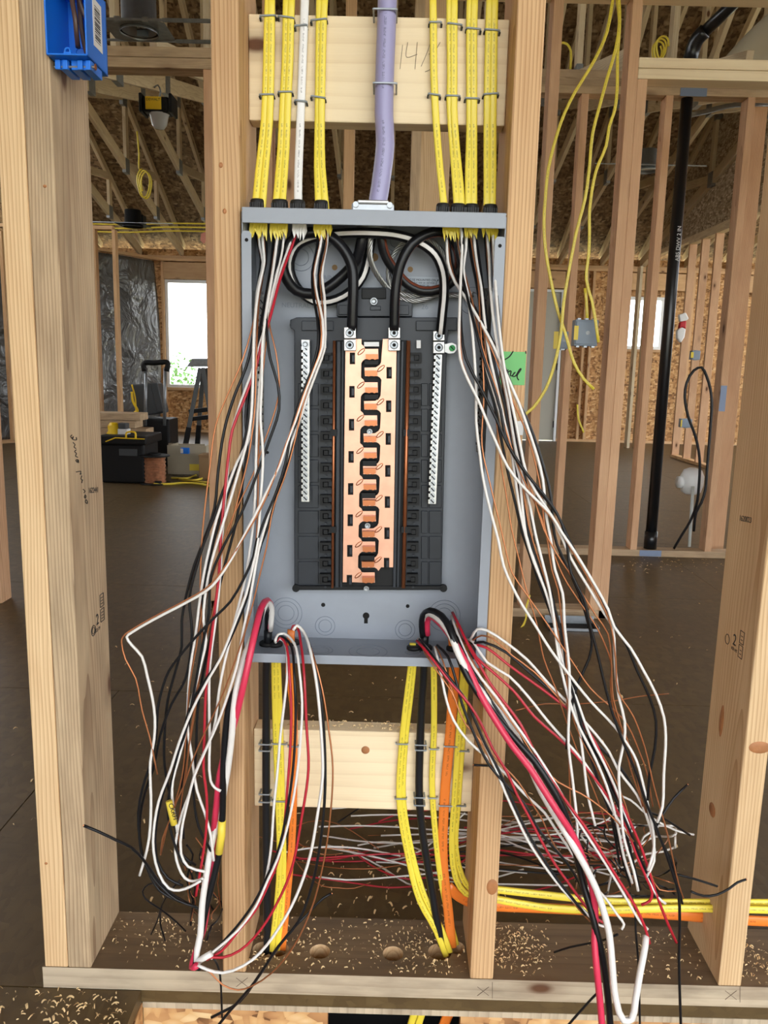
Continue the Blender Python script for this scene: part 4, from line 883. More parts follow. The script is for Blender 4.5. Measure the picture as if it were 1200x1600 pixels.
# staples holding the cables to both blocks
def staple(px, py, half, tall, y, lab, metal, tilt=0):
    c = P(px, py, y); o = thing('cable_staple', c, lab, 'staple', 'cable staples on the blocking')
    def pt(dx, dz, dy): return (c.x+dx, y-dy, c.z+dz+dx*tilt)
    m_ = MB(); w = half-.0006 if not metal else half+.0012
    m_.bar(pt(-w, 0, tall), pt(w, 0, tall), .0030, .0022, (0, 0, 1)); m_.build('crown', STL if metal else GALP, o, False, .0004)
    for s in (-1, 1):
        MB().bar(pt(s*w, 0, tall), pt(s*w, -.0035, -.004), .0026, .0022, (0, 0, 1)).build('staple_leg', STL if metal else GALP, o)
        if not metal:
            q = pt(s*(w+.001), -.003, .0); MB().cyl(q, (q[0], q[1]-tall*.8, q[2]+.001), .0011, 8).build('nail', BLKD, o)
GALP = plain('grey_staple_plastic', (132, 138, 142), .5, .2)
for (px_, py, hw_, lab) in ((420, 29, .011, 'upper staple on the leftmost yellow pair'), (448, 31, .011, 'upper staple on the second yellow pair from the left'), (471, 44, .0085, 'upper staple on the white cable'), (499, 35, .011, 'upper staple on the yellow pair right of the white cable'),
        (418, 151, .010, 'lower staple on the leftmost yellow pair'), (447, 147, .010, 'lower staple on the second yellow pair from the left'), (471, 161, .0085, 'lower staple on the white cable'), (498, 155, .010, 'lower staple on the yellow pair right of the white cable'),
        (680, 39, .0085, 'upper staple on the yellow cable right of the lavender one'), (710, 42, .010, 'upper staple on the second yellow run right of the lavender cable'), (739, 49, .010, 'upper staple on the third yellow run right of the lavender cable'), (768, 51, .0105, 'upper staple on the rightmost yellow pair'),
        (678, 151, .0085, 'lower staple on the yellow cable right of the lavender one'), (707, 153, .010, 'lower staple on the second yellow run right of the lavender cable'), (737, 157, .010, 'lower staple on the third yellow run right of the lavender cable'), (766, 150, .0105, 'lower staple on the rightmost yellow pair')):
    staple(px_, py, hw_, .0098, .0695, lab, False, rw.uniform(-.12, .12))
for py, lab in ((31, 'upper wire staple over the lavender service cable'), (143, 'lower wire staple over the lavender service cable')): staple(602, py, .0145, .0345, .0695, lab, True)

# ---- cables entering from below
CB = .078
def lowcable(name, lab, path, conds=(), mat=YEL, w=.0052, grp=None, rnd=None, collar=None, tab=BOTD):
    t = thing(name, P(*path[0]), lab, 'cable', grp)
    flatcable(t, path, w, .0027, mat, rnd=rnd)
    for c in conds: cond(t, *c[:2], tab, c[2], *(c[3:] if len(c) > 3 else ()))
    if collar:
        c = P(*collar[:3]); MB().lathe((c.x, c.y, PZ0+t_), [(.0, .006), (.006, .006), (collar[3]*.8, .006), (collar[3], .004), (collar[3], .0), (0, 0)], 18).build('bushing_collar', RUB, t, True)
    return t
t_ = .0017
# left: heavy black cable with black, white and red conductors
bl = lowcable('black_cable', 'thick black cable rising into the left of the panel bottom', [(418, 1490, .056), (417, 1400, .062), (416, 1280, .070), (416, 1120, .070), (416, 1050, .062), (418, 1010, .058), (419, 985, .055)], mat=BKJ, rnd=.0066, collar=(418, 1006, .058, .013))
cond(bl, 'R', px('420,985,.054 424,950,.045 418,938,.03 408,950,-.010 400,980,-.036 393,1012,-.056 385,1050,-.066 376,1090,-.066 366,1130,-.056 353,1172,-.046 343,1212,-.048 339,1250,-.046 334,1300,-.046 332,1350,-.050 324,1410,-.058 318,1450,-.066 304,1494,-.080 300,1512,-.085 308,1508,-.095'), BOTD, 0, .0050, PW)
cond(bl, 'K', px('418,985,.054 418,955,.045 411,948,.01 404,975,-.022 393,1010,-.042 377,1060,-.052 360,1095,-.056 353,1140,-.056 349,1200,-.056 348,1260,-.056 346,1300,-.056 342,1336,-.056 332,1380,-.062 322,1420,-.068 312,1470,-.078 306,1510,-.088 312,1511,-.092'), BOTD, 0, .0050, KW)
cond(bl, 'W', px('422,985,.054 424,950,.040 416,942,.02 400,985,-.026 384,1020,-.044 373,1060,-.056 366,1100,-.062 361,1160,-.060 353,1220,-.052 342,1275,-.040 330,1322,-.056 322,1370,-.066 316,1412,-.074 313,1460,-.084 307,1500,-.094 330,1490,-.100'), BOTD, 0, .0050, WW)
o = MB().tube([P(347, 1282, -.056), P(346, 1305, -.056), P(342, 1333, -.056)], .0060, 10).build('tape_wrap', YTAPE, bl, True)
YA = px('430,1002 434,992 444,990 456,1000 463,1014 468,1050 472,1098 470,1150 462,1225 450,1288 434,1341 418,1376 399,1417 371,1454 343,1479 311,1505')
YB_ = px('432,1002 438,996 448,1010 452,1050 455,1100 454,1160 450,1220 444,1290 436,1340 420,1380 398,1424 376,1450 346,1486 322,1500')
YC = px('431,1002 436,994 446,998 456,1012 460,1060 462,1120 458,1200 448,1270 434,1330 416,1372 396,1412 368,1450 340,1480 316,1500')
YD = px('430,1004 437,998 446,1006 449,1050 444,1100 438,1150 434,1200 428,1260 424,1320 420,1350 408,1400 390,1430 364,1466 330,1498')
lowcable('yellow_cable', 'yellow cable left of the orange one, rising into the left of the panel bottom', [(424, 1486, .054), (432, 1420, .060), (437, 1350, .068), (435, 1260, CB), (431, 1150, CB), (429, 1060, .066), (429, 1005, .058)], [('W', YA, -.012), ('R', YB_, -.006), ('K', YC, -.009)], grp='yellow cables entering the bottom of the panel', collar=(430, 1012, .056, .012))
lowcable('yellow_cable', 'yellow cable crossing behind its twin left below the panel', [(433, 1484, .058), (440, 1420, .064), (443, 1350, .071), (441, 1260, .0795), (438, 1150, .0795), (435, 1060, .068), (433, 1008, .060)], [('W', YD, -.003)], grp='yellow cables entering the bottom of the panel')
OA = px('456,985 458,978 464,979 470,1004 475,1051 479,1136 482,1201 471,1280 455,1360 433,1411 407,1453 375,1485 348,1496 322,1494')
OB = px('458,985 464,977 474,987 485,1017 496,1079 504,1182 504,1215 497,1267 484,1339 463,1400 439,1445 407,1488 380,1509 348,1520 324,1515 309,1508')
OC = px('460,985 466,979 476,990 488,1022 500,1080 507,1160 507,1253 498,1333 485,1392 466,1440 434,1480 399,1533 353,1587 335,1610')
OD = px('459,985 468,979 478,992 491,1029 504,1079 513,1136 520,1201 514,1293 503,1360 487,1419 460,1477 425,1520 393,1541 372,1547 348,1539 329,1520 312,1509')
lowcable('orange_cable', 'orange cable rising into the left of the panel bottom', [(441, 1484, .062), (447, 1420, .066), (457, 1300, CB), (459, 1180, CB), (458, 1100, .074), (452, 1050, .066), (454, 1010, .060), (455, 984, .056)], [('R', OA, -.010, .0021), ('W', OB, -.022, .0023), ('K', OC, -.016, .0022), ('B', OD, -.018, .0013)], mat=ORJ, w=.0062, collar=(458, 1004, .066, .011))
# right of centre
QA = px('653,998 668,1014 688,1042 709,1068 727,1092 740,1120 755,1157 774,1200 790,1240 807,1277 824,1312 845,1345 867,1375 890,1402 917,1427 935,1445 948,1448')
QB = px('651,1001 668,1020 688,1046 705,1068 733,1100 753,1133 770,1170 792,1206 808,1242 827,1277 845,1312 867,1350 890,1382 912,1412 932,1435 944,1442')
QC = px('655,999 672,1020 692,1046 712,1072 730,1098 744,1130 760,1166 780,1205 798,1245 816,1285 834,1318 853,1348 872,1376 893,1402 915,1430')
QD = px('654,1001 664,1020 684,1050 705,1080 727,1131 746,1152 762,1180 778,1215 800,1262 830,1320 854,1352 880,1390 902,1418 922,1440')
lowcable('yellow_cable', 'yellow cable left of the thick black one, rising into the right of the panel bottom', [(697, 1494, .058), (682, 1455, .062), (655, 1405, .070), (636, 1330, CB), (624, 1250, CB), (628, 1160, CB), (637, 1080, .070), (642, 1040, .064), (645, 1005, .058)], [('W', QA, -.006), ('R', QB, -.011), ('K', QC, -.008), ('B', QD, -.004)], grp='yellow cables entering the bottom of the panel', collar=(646, 1018, .056, .011))
lowcable('yellow_cable', 'yellow cable clinging to the outer side of the one left of the thick black cable', [(703, 1488, .062), (690, 1452, .066), (664, 1402, .074), (643, 1330, .0805), (630, 1250, .081), (633, 1160, .081), (642, 1080, .073), (646, 1040, .066), (648, 1008, .060)], grp='yellow cables entering the bottom of the panel')
br = lowcable('black_cable', 'thick black cable rising into the right of the panel bottom', [(690, 1476, .064), (683, 1440, .066), (673, 1380, .070), (660, 1300, .072), (655, 1240, .072), (658, 1120, .070), (662, 1050, .062), (663, 1010, .058), (664, 992, .056)], mat=BKJ, rnd=.0066, collar=(664, 1010, .058, .012))
cond(br, 'K', px('661,995,.055 659,978,.05 661,962,.04 672,954,.02 690,962,-.006 703,983,-.03 722,1040,-.045 744,1079,-.055 770,1113,-.062 802,1152,-.07 835,1189,-.078 857,1222,-.084 876,1256,-.088 892,1300,-.088 904,1350,-.09 912,1385,-.095 922,1417,-.105 932,1455,-.115 942,1500,-.12 950,1560,-.12 955,1620,-.12'), BOTD, 0, .0052, KW)
cond(br, 'R', px('668,992,.055 667,975,.05 671,963,.036 684,970,.008 704,994,-.022 726,1032,-.04 750,1084,-.058 783,1139,-.076 802,1167,-.086 828,1200,-.094 846,1228,-.100 870,1266,-.108 895,1305,-.106 912,1345,-.104 925,1385,-.106 930,1422,-.106 929,1472,-.118 932,1510,-.128 938,1570,-.13 942,1620,-.13'), BOTD, 0, .0050, PW)
cond(br, 'W', px('665,992,.058 663,970,.05 668,958,.03 690,972,-.01 706,996,-.034 716,1022,-.044 737,1061,-.046 770,1102,-.048 800,1137,-.048 822,1184,-.050 847,1240,-.070 870,1278,-.092 892,1315,-.108 915,1355,-.114 932,1390,-.118 945,1430,-.124 952,1460,-.13 956,1500,-.136 962,1560,-.14 974,1594,-.14 987,1592,-.138 993,1562,-.134 1000,1520,-.12 1008,1478,-.10 1009,1462,-.09'), BOTD, 0, .0050, WW)
RA = px('679,1010 688,1048 698,1096 709,1126 731,1157 757,1180 792,1211 819,1240 851,1270 867,1294 890,1327 905,1352 920,1375 945,1402 965,1430 975,1444 971,1452')
RB = px('681,1010 692,1033 707,1081 727,1131 746,1152 775,1185 810,1222 828,1250 848,1282 858,1305 872,1330 896,1362 915,1388 930,1410')
RC = px('683,1008 700,1026 712,1062 722,1100 742,1150 764,1195 790,1225 818,1255 844,1300 870,1330 888,1352 905,1380 920,1420')
lowcable('yellow_cable', 'yellow cable right of the thick black one, rising into the right of the panel bottom', [(713, 1476, .074), (703, 1440, .074), (690, 1380, .075), (680, 1300, CB), (675, 1220, CB), (678, 1140, CB), (678, 1060, .070), (677, 1015, .062)], [('W', RA, -.002), ('B', RB, -.004), ('K', RC, -.007)], grp='yellow cables entering the bottom of the panel')
SA = px('707,957,.04 718,979,.01 733,1011,-.018 750,1040,-.035 766,1068,-.045 787,1096,-.055 813,1131,-.063 835,1174,-.07 857,1211,-.076 889,1258,-.082 920,1300,-.085 945,1340,-.088 970,1380,-.09 992,1415,-.092 1007,1447,-.092 1015,1474,-.092')
SB = px('705,962,.04 714,988,.006 733,1031,-.028 752,1060,-.042 776,1090,-.054 800,1124,-.062 826,1160,-.068 850,1196,-.074 880,1245,-.079 914,1300,-.083 940,1340,-.086 966,1382,-.088 985,1415,-.09 1000,1440,-.09 1012,1452,-.09')
SC = px('706,965,.04 722,1000,-.004 742,1040,-.034 764,1078,-.046 790,1116,-.058 812,1146,-.064 838,1186,-.071 872,1222,-.076 908,1240,-.078 940,1262,-.080 965,1285,-.082 990,1315,-.084')
SD = px('705,970,.04 716,1000,-.006 735,1040,-.032 758,1080,-.046 784,1120,-.056 806,1158,-.063 830,1200,-.07 858,1252,-.075 880,1300,-.08 900,1340,-.082 926,1390,-.084 944,1430,-.086')
oc = lowcable('orange_cable', 'wide orange cable dropping from the panel into the bottom plate', [(706, 1480, .068), (700, 1420, .072), (692, 1340, .077), (695, 1240, CB), (703, 1150, CB), (709, 1060, .070), (709, 1010, .06), (707, 975, .055)], [('R', SA, 0, .0023), ('W', SB, 0, .0022), ('B', SC, 0, .0013), ('K', SD, 0, .0022)], mat=ORJ, w=.0085, collar=(709, 1014, .058, .012))
TA = px('727,1005,.03 733,1008,-.012 744,1027,-.03 770,1050,-.04 802,1079,-.048 835,1120,-.054 867,1148,-.058 898,1178,-.062 932,1220,-.068 960,1260,-.07 980,1295,-.072 992,1330,-.074 1010,1372,-.076 1019,1395,-.076 1015,1408,-.076 1002,1414,-.076')
TB = px('729,1000,.03 740,1004,-.014 761,1035,-.032 796,1057,-.042 824,1087,-.05 857,1128,-.056 883,1157,-.06 912,1190,-.064 940,1235,-.068 965,1280,-.07 985,1310,-.072 1000,1350,-.074 1012,1372,-.075 1028,1402,-.076 1040,1412,-.076')
TC = px('731,1000,.03 742,1005,-.016 755,1003,-.024 792,1020,-.034 824,1048,-.042 857,1076,-.05 898,1120,-.056 935,1165,-.06 970,1200,-.064 1000,1250,-.068 1026,1300,-.072 1050,1350,-.074 1062,1396,-.075 1066,1412,-.075')
lowcable('yellow_cable', 'outer yellow cable of the pair right of the orange one below the panel', [(780, 1396, .075), (755, 1394, .075), (735, 1388, .077), (722, 1370, .079), (712, 1325, .080), (716, 1250, .0795), (722, 1160, .0795), (727, 1080, .072), (729, 1030, .064), (729, 1005, .058)], [('R', TA, 0), ('W', TB, 0), ('K', TC, 0)], grp='yellow cables entering the bottom of the panel')
UA = px('735,1000,.03 738,994,-.012 746,983,-.022 761,985,-.028 792,1005,-.036 824,1031,-.044 857,1068,-.052 889,1100,-.058 900,1113,-.06 922,1137,-.062 952,1175,-.066 965,1202,-.068 995,1242,-.072 1010,1275,-.074 1020,1310,-.075 1022,1345,-.076 1010,1370,-.076')
UB = px('735,1000,.03 740,1000,-.012 752,993,-.022 770,998,-.03 800,1024,-.038 835,1050,-.046 870,1088,-.054 905,1130,-.06 940,1178,-.064 962,1220,-.068 978,1260,-.07 990,1300,-.073 1010,1345,-.075 1030,1390,-.076 1060,1392,-.076')
UC = px('736,1004,.03 742,1007,-.014 760,1012,-.026 796,1040,-.036 835,1068,-.046 870,1094,-.054 905,1124,-.06 930,1160,-.064 950,1205,-.068 965,1242,-.07 985,1285,-.073 1004,1330,-.075 1020,1380,-.076 1038,1430,-.076 1057,1473,-.076')
lowcable('yellow_cable', 'inner yellow cable of the pair right of the orange one below the panel', [(780, 1404, .070), (755, 1404, .070), (728, 1396, .072), (712, 1372, .0745), (706, 1325, .0765), (710, 1250, .076), (716, 1160, .076), (722, 1080, .070), (725, 1030, .062), (725, 1005, .056)], [('W', UA, 0), ('B', UB, 0), ('R', UC, 0)], grp='yellow cables entering the bottom of the panel')
# the runs that pass through the studs to the right
for pth, lab in (((735, 1384, .070), (760, 1388, .068), (850, 1398, .064), (960, 1409, .062), (1060, 1410, .062), (1130, 1410, .062), (1300, 1412, .062)), 'upper yellow cable of the horizontal run through the studs'), (((735, 1398, .060), (770, 1404, .056), (850, 1418, .050), (930, 1422, .050), (1060, 1419, .050), (1130, 1420, .050), (1300, 1424, .050)), 'lower yellow cable of the horizontal run through the studs'):
    t = thing('yellow_cable', P(*pth[0]), lab, 'cable', 'cables running through the studs'); MB().tube(spline([P(*q) for q in pth], .03), 0, 8, (.0062, .0027), (0, -1, .3)).build('sheath', YEL, t, True)
t = thing('orange_cable', P(740, 1412, .083), 'orange cable running low through the studs on the right', 'cable', 'cables running through the studs')
MB().tube(spline([P(*q) for q in ((700, 1384, .0765), (712, 1397, .081), (726, 1406, .083), (745, 1413, .083), (850, 1419, .083), (960, 1424, .083), (1060, 1430, .083), (1130, 1436, .083), (1300, 1444, .083))], .03), 0, 8, (.0088, .0028), (0, -1, .3)).build('sheath', ORJ, t, True)
# staples on the lower block
for px_, py, hw_, met, lab in ((416, 1154, .0072, 1, 'highest staple on the thick black cable left below the panel'), (416, 1164, .0072, 1, 'second staple on the thick black cable left below the panel'), (416, 1231, .0072, 1, 'third staple on the thick black cable left below the panel'), (416, 1243, .0072, 1, 'lowest staple on the thick black cable left below the panel'),
        (438, 1158, .0100, 1, 'upper staple on the yellow pair left below the panel'), (437, 1247, .0100, 1, 'lower staple on the yellow pair left below the panel'), (459, 1162, .0070, 1, 'staple on the orange cable left below the panel'),
        (628, 1158, .0082, 1, 'upper staple on the yellow cable left of the right black cable'), (626, 1243, .0082, 1, 'lower staple on the yellow cable left of the right black cable'),
        (657, 1155, .0072, 1, 'highest staple on the thick black cable right below the panel'), (657, 1163, .0072, 1, 'second staple on the thick black cable right below the panel'), (655, 1236, .0072, 1, 'third staple on the thick black cable right below the panel'), (655, 1248, .0072, 1, 'lowest staple on the thick black cable right below the panel'),
        (678, 1166, .0062, 1, 'upper staple on the yellow cable right of the black one'), (676, 1242, .0062, 1, 'lower staple on the yellow cable right of the black one'), (704, 1162, .0090, 1, 'upper staple on the wide orange cable'), (696, 1254, .0090, 1, 'lower staple on the wide orange cable'),
        (724, 1169, .0082, 0, 'upper staple on the yellow pair against the right stud'), (719, 1254, .0082, 0, 'lower staple on the yellow pair against the right stud')):
    staple(px_, py, hw_, .0215 if 'black cable' in lab and 'yellow' not in lab else .0108, .0845, lab, bool(met))
# yellow name tag wrapped round a black wire, left bundle
tg = thing('wire_tag', P(268, 1270, -.062), 'yellow tag with black lettering wrapped round a black wire at left', 'tag')
MB().tube([P(264, 1252, -.088), P(267, 1266, -.088), P(272, 1288, -.088)], .0048, 10).build('tag_sleeve', YTAPE, tg, True)
text_mesh('tag_lettering', 'CKRH', .0100, INK, tg, P(263, 1256, -.0935), (.28, 0, -1), (1, 0, .28), .0002)
# loose black tails
def loose(name, lab, col, path, r=.0017, tab=BOTD, group=None, mat=None):
    t = thing(name, P(*(path[0] if len(path[0]) > 2 else (*path[0], kf(tab, path[0][1])))), lab, 'wire', group); cond(t, col, path, tab, 0, r, mat, 'insulation' if col != 'B' else 'copper_strand')
    if col != 'B':
        q = path[-1]; q2 = path[-2]; f = lambda q: P(*q) if len(q) > 2 else P(q[0], q[1], kf(tab, q[1]))
        a, b_ = f(q2), f(q); d_ = (b_-a).normalized(); MB().cyl(b_-d_*.001, b_+d_*.0012, r*.72, 8).build('cut_end', CU, t)
    return t
loose('loose_wire', 'black wire sticking out across the doubled post at lower left', 'K', px('318,1424,-.07 300,1415,-.07 276,1402,-.075 252,1382,-.085 226,1346,-.10 205,1324,-.115 182,1313,-.125 155,1300,-.135 131,1290,-.14'), .0021)
loose('loose_wire', 'black wire with a bright cut end crossing the plate toward the lower left', 'K', px('330,1590,-.095 375,1565,-.09 398,1534,-.085 416,1507,-.07 449,1461,-.05 481,1427,-.03 505,1403,-.025 518,1396,-.02'), .0021)
loose('loose_wire', 'black wire hanging straight down over the floor edge at left', 'K', px('333,1496,-.06 340,1508,-.06 344,1525,-.06 346,1560,-.06 347,1590,-.06'), .0017)
loose('loose_wire', 'black wire looping over the plate near the doubled post', 'K', px('258,1470,.03 250,1440,.02 254,1412,0 262,1394,-.02 250,1380,-.03 232,1382,-.03 223,1392,-.03 227,1404,-.03 250,1420,-.02 275,1440,-.01 290,1455,0'), .0014)
loose('loose_wire', 'thin black wire crossing the loop beside the doubled post', 'K', px('236,1460,.02 246,1438,.0 254,1412,-.02 268,1390,-.03 282,1374,-.03'), .0014)
loose('loose_wire', 'black wire dropping from the right bundle over the front of the plate', 'K', px('984,1395,-.08 992,1420,-.08 993,1450,-.085 997,1500,-.09 999,1560,-.09 1000,1610,-.09'), .0017)
loose('loose_wire', 'black wire hooked up at the end beside the right edge stud', 'K', px('1080,1393,-.06 1100,1400,-.05 1120,1398,-.05 1140,1388,-.05 1152,1379,-.05 1166,1374,-.05'), .0019)
loose('loose_wire', 'black wire pointing up to a cut end above the right bundle', 'K', px('1026,1290,-.03 1036,1272,-.02 1052,1248,-.01 1074,1226,.0'), .0019)
loose('loose_wire', 'black wire pointing right to a cut end beside the right bundle', 'K', px('1010,1268,-.03 1030,1275,-.02 1055,1290,-.01 1078,1305,0'), .0019)
loose('loose_wire', 'white wire ending against the right edge stud', 'W', px('960,1240,-.02 985,1250,-.01 1010,1272,0 1040,1290,.01 1064,1300,.02 1084,1304,.03'), .0017)
loose('loose_wire', 'black wire end pointing right low in front of the right edge stud', 'K', px('1058,1366,-.02 1080,1372,-.015 1100,1378,-.01 1121,1385,-.01'), .0019)
loose('loose_wire', 'black wire lying over the plate shavings in the right bay', 'K', px('965,1460,-.04 945,1468,-.02 915,1475,0 890,1480,.01 866,1488,.03'), .0019)
loose('loose_wire', 'black wire slanting below the plate near the red wire', 'K', px('940,1545,-.05 925,1560,-.05 905,1582,-.05 885,1605,-.05'), .0019)
loose('loose_wire', 'black nail-like wire end poking from the stud below the panel', 'K', px('775,1197,-.004 755,1196,-.006 740,1195,-.008'), .0017)
loose('loose_wire', 'bare copper wire stretching right from the right bundle over the floor', 'B', px('806,1110,-.01 830,1104,0 850,1100,.02 900,1100,.06 960,1095,.1 1000,1088,.13 1045,1084,.15'), .0010)

# ================================================================== SCRAP WIRES ON THE FLOOR BEHIND THE WALL
rs = random.Random(5)
LABS = {'W': 'white offcut wire in the tangle on the floor behind the panel wall', 'R': 'red offcut wire in the tangle on the floor behind the panel wall', 'B': 'bare copper offcut in the tangle on the floor behind the panel wall', 'K': 'black offcut wire in the tangle on the floor behind the panel wall'}
GRPS = {'W': 'white offcuts on the floor', 'R': 'red offcuts on the floor', 'B': 'copper offcuts on the floor', 'K': 'black offcuts on the floor'}
def scrap(col, pts, r=None):
    o = MB().tube(spline(pts, .02), r or RAD[col]*.9, 5).build('scrap_wire', MAT[col], None, True); tag(o, LABS[col], 'wire', GRPS[col])
for k in range(64):
    col = rs.choice('WWWWRRBBBK'); x = rs.uniform(400, 900); y = min(1378, max(1268, rs.gauss(1335, 26))); L = rs.uniform(120, 420); sl = rs.gauss(.06, .16); cv = rs.gauss(0, 22); z = rs.uniform(.004, .03)
    if k % 9 == 0: sl = rs.choice((-1, 1))*rs.uniform(.4, .9); L *= .5
    pts = []
    for i in range(6):
        t = i/5; q = G(min(960+rs.uniform(0, 30), x+L*t), min(1392, max(1262, y+sl*L*t*.5+cv*math.sin(3.1*t+.3))), 0); q.z = z+.012*math.sin(2.6*t+k)+.006; pts.append(q)
    if min(p.y for p in pts) < .15:
        for p in pts: p.y = max(p.y, .155)
    scrap(col, pts)
for k in range(34):      # knotted black and copper tangle at the foot of the right bundle
    col = rs.choice('KKKBBW'); x = rs.uniform(915, 1000); y = rs.uniform(1310, 1385); pts = []; a = rs.uniform(0, 6.28)
    for i in range(7):
        a += rs.uniform(-.9, .9); x += 26*math.cos(a); y += 18*math.sin(a); x = min(1055, max(900, x)); y = min(1400, max(1290, y))
        pts.append(P(x, y, rs.uniform(.0, .11) if y < 1385 else rs.uniform(-.03, .02)))
    scrap(col, pts, .0016 if col == 'K' else None)
for k in range(12):      # a few copper and black tails at the foot of the left bundle
    col = rs.choice('BBKK'); x = rs.uniform(285, 335); y = rs.uniform(1300, 1400); pts = []
    for i in range(5): pts.append(P(x+rs.uniform(-14, 14), y+i*rs.uniform(14, 26), -.02-.012*i if y+i*24 > 1430 else .02)); 
    o = MB().tube(spline(pts, .02), RAD[col]*.8, 5).build('wire_tail', MAT[col], None, True)
    tag(o, ('bare copper tail' if col == 'B' else 'black wire tail')+' hanging among the left bundle above the plate', 'wire', ('copper' if col == 'B' else 'black')+' tails in the left bundle')

# ---- wood shavings
def shavings(name, lab, spots, n, z, smin, smax, seed):
    rg = random.Random(seed); mb = MB()
    for k in range(n):
        cx_, cy_, sx_, sy_ = rg.choice(spots); q = Vector((rg.gauss(cx_, sx_), rg.gauss(cy_, sy_), 0))
        zz = z(q.x, q.y)
        if zz is None: continue
        L = rg.uniform(smin, smax); w = L*rg.uniform(.15, .4); a = rg.uniform(0, 6.28); d = Vector((math.cos(a), math.sin(a), 0)); s_ = Vector((-d.y, d.x, 0)); h = L*rg.uniform(.05, .45); kk = len(mb.v); hi = rg.uniform(0, .004)
        for t, up_ in ((-1, 0), (-.33, h), (.33, h), (1, 0)):
            for sd in (-1, 1): mb.v.append(tuple(q + d*(L/2*t) + s_*(w/2*sd*(1-.4*abs(t))) + Vector((0, 0, zz+.0008+up_+hi+sd*.0006))))
        for i in range(3): mb.face((kk+2*i, kk+2*i+2, kk+2*i+3, kk+2*i+1))
    o = mb.build(name, DUSTY, None); tag(o, lab, 'shavings', kind='stuff'); return o
onplate = lambda x, y: .038 if (.004 < y < .136 and -.25 < x < 1.2 and not (-.04 < x < .002) and not (.366 < x < .408) and not (.772 < x < .814) and all((x-a)**2+(y-b)**2 > (r+.002)**2 for a, b, r in HOLES)) else None
shavings('wood_shavings', 'pale wood shavings scattered along the bottom plate', [(.08, .08, .09, .05), (.2, .07, .1, .05), (.30, .06, .04, .04), (.45, .09, .035, .03), (.45, .05, .04, .03), (.02, .05, .02, .03), (-.15, .08, .06, .04), (.7, .06, .06, .05), (.86, .06, .03, .04)], 1700, onplate, .0015, .0072, 1)
shavings('wood_shavings', 'pale wood shavings on the floor at the foot of the doubled post', [(-.28, -.03, .06, .02), (-.22, -.05, .05, .03), (-.40, -.02, .05, .06), (-.3, -.08, .1, .03)], 230, lambda x, y: 0 if (y < -.004 and x < -.18) else None, .003, .012, 2)
shavings('wood_shavings', 'sawdust specks scattered over the floor behind the panel wall', [(.3, .6, .5, .35), (.8, 1.1, .5, .6), (-.4, .7, .3, .5), (1.8, 3.1, .25, .1), (.0, 1.5, .8, .8), (.25, .28, .12, .08)], 700, lambda x, y: 0 if y > .16 else None, .003, .015, 3)
shavings('wood_shavings', 'sawdust lying on top of the blocking below the panel', [(.2, .1, .1, .012)], 130, lambda x, y: .426 if (.002 < x < .366 and .088 < y < .121) else None, .002, .006, 4)

# ================================================================== BLUE SWITCH BOX
bx = thing('switch_box', (-.226, .03, 1.418), 'blue plastic switch box nailed to the doubled post at top left', 'electrical box')
x0, x1, y0, y1, z0, z1, tk = -.2535, -.1985, -.013, .066, 1.418, 1.515, .0024
MB().box((x0, y1-tk, z0), (x1, y1, z1)).build('back_wall', BLUE, bx)
for nm, a, b_ in (('side_wall', (x0, y0, z0), (x0+tk, y1, z1)), ('side_wall', (x1-tk, y0, z0), (x1, y1, z1)), ('bottom_wall', (x0, y0, z0), (x1, y1, z0+tk)), ('top_wall', (x0, y0, z1-tk), (x1, y1, z1))):
    MB().box(a, b_).build(nm, BLUE, bx, False, .0008)
m_ = MB(); c = Vector(((x0+x1)/2, y0+.004, z0+.0035)); m_.ring(c+Vector((0, 0, .003)), (0, 1, 0), .0035, .0014, 14, 6); m_.box((c.x-.005, c.y-.001, z0+tk), (c.x+.005, c.y+.003, z0+.005)); m_.build('screw_ear', BLUE, bx)
for xx in (.018, .030): MB().ring((x0+xx, y1-tk-.0005, z0+.03), (0, 1, 0), .006, .0006, 18, 4).build('knockout', BLUE, bx)
nl = MB().cyl((x0+.003, .006, z0-.0085), (x1+.003, .006, z0-.0075), .0016, 10).build('mounting_nail', STL, bx); MB().cyl((x1+.003, .006, z0-.0075), (x1+.0042, .006, z0-.0075), .004, 12).build('nail_head', CUD, nl)
for xx in (.006, .016, .036, .047): MB().box((x0+xx, .000, z0-.013), (x0+xx+.007, .004, z0-.001)).build('nail_tab', BLUE, bx, False, .0008); 
for xx in (.011, .026, .042): MB().box((x0+xx, .005, z0-.012), (x0+xx+.012, .045, z0-.0)).build('bottom_rib', BLUE, bx, False, .001)
lbq = MB().box((x1+.0001, .012, z0+.022), (x1+.0006, .045, z0+.082)).build('barcode_label', PAPER, bx)
rg = random.Random(3)
for k in range(17): MB().box((x1+.0006, .018, z0+.030+k*.0027), (x1+.0009, .038, z0+.030+k*.0027+rg.choice((.0007, .0012, .0018)))).build('barcode_line', INK, lbq)
for pts, lab in (([(-.232, .03, 1.56), (-.231, .028, 1.50), (-.2265, .024, 1.478), (-.2275, .03, 1.458), (-.232, .045, 1.448)], 'left brown cable curling inside the blue switch box'), ([(-.226, .04, 1.56), (-.226, .042, 1.505), (-.214, .046, 1.475), (-.204, .05, 1.445), (-.2025, .055, 1.43)], 'brown cable slanting down the right of the blue switch box'), ([(-.231, .052, 1.52), (-.228, .052, 1.47), (-.221, .050, 1.44), (-.214, .048, 1.424)], 'brown cable at the back of the blue switch box')):
    t = thing('brown_cable', pts[0], lab, 'cable', 'brown cables in the blue box'); MB().tube(spline(pts, .006), 0, 8, (.0032, .0024)).build('sheath', BRJ, t, True)

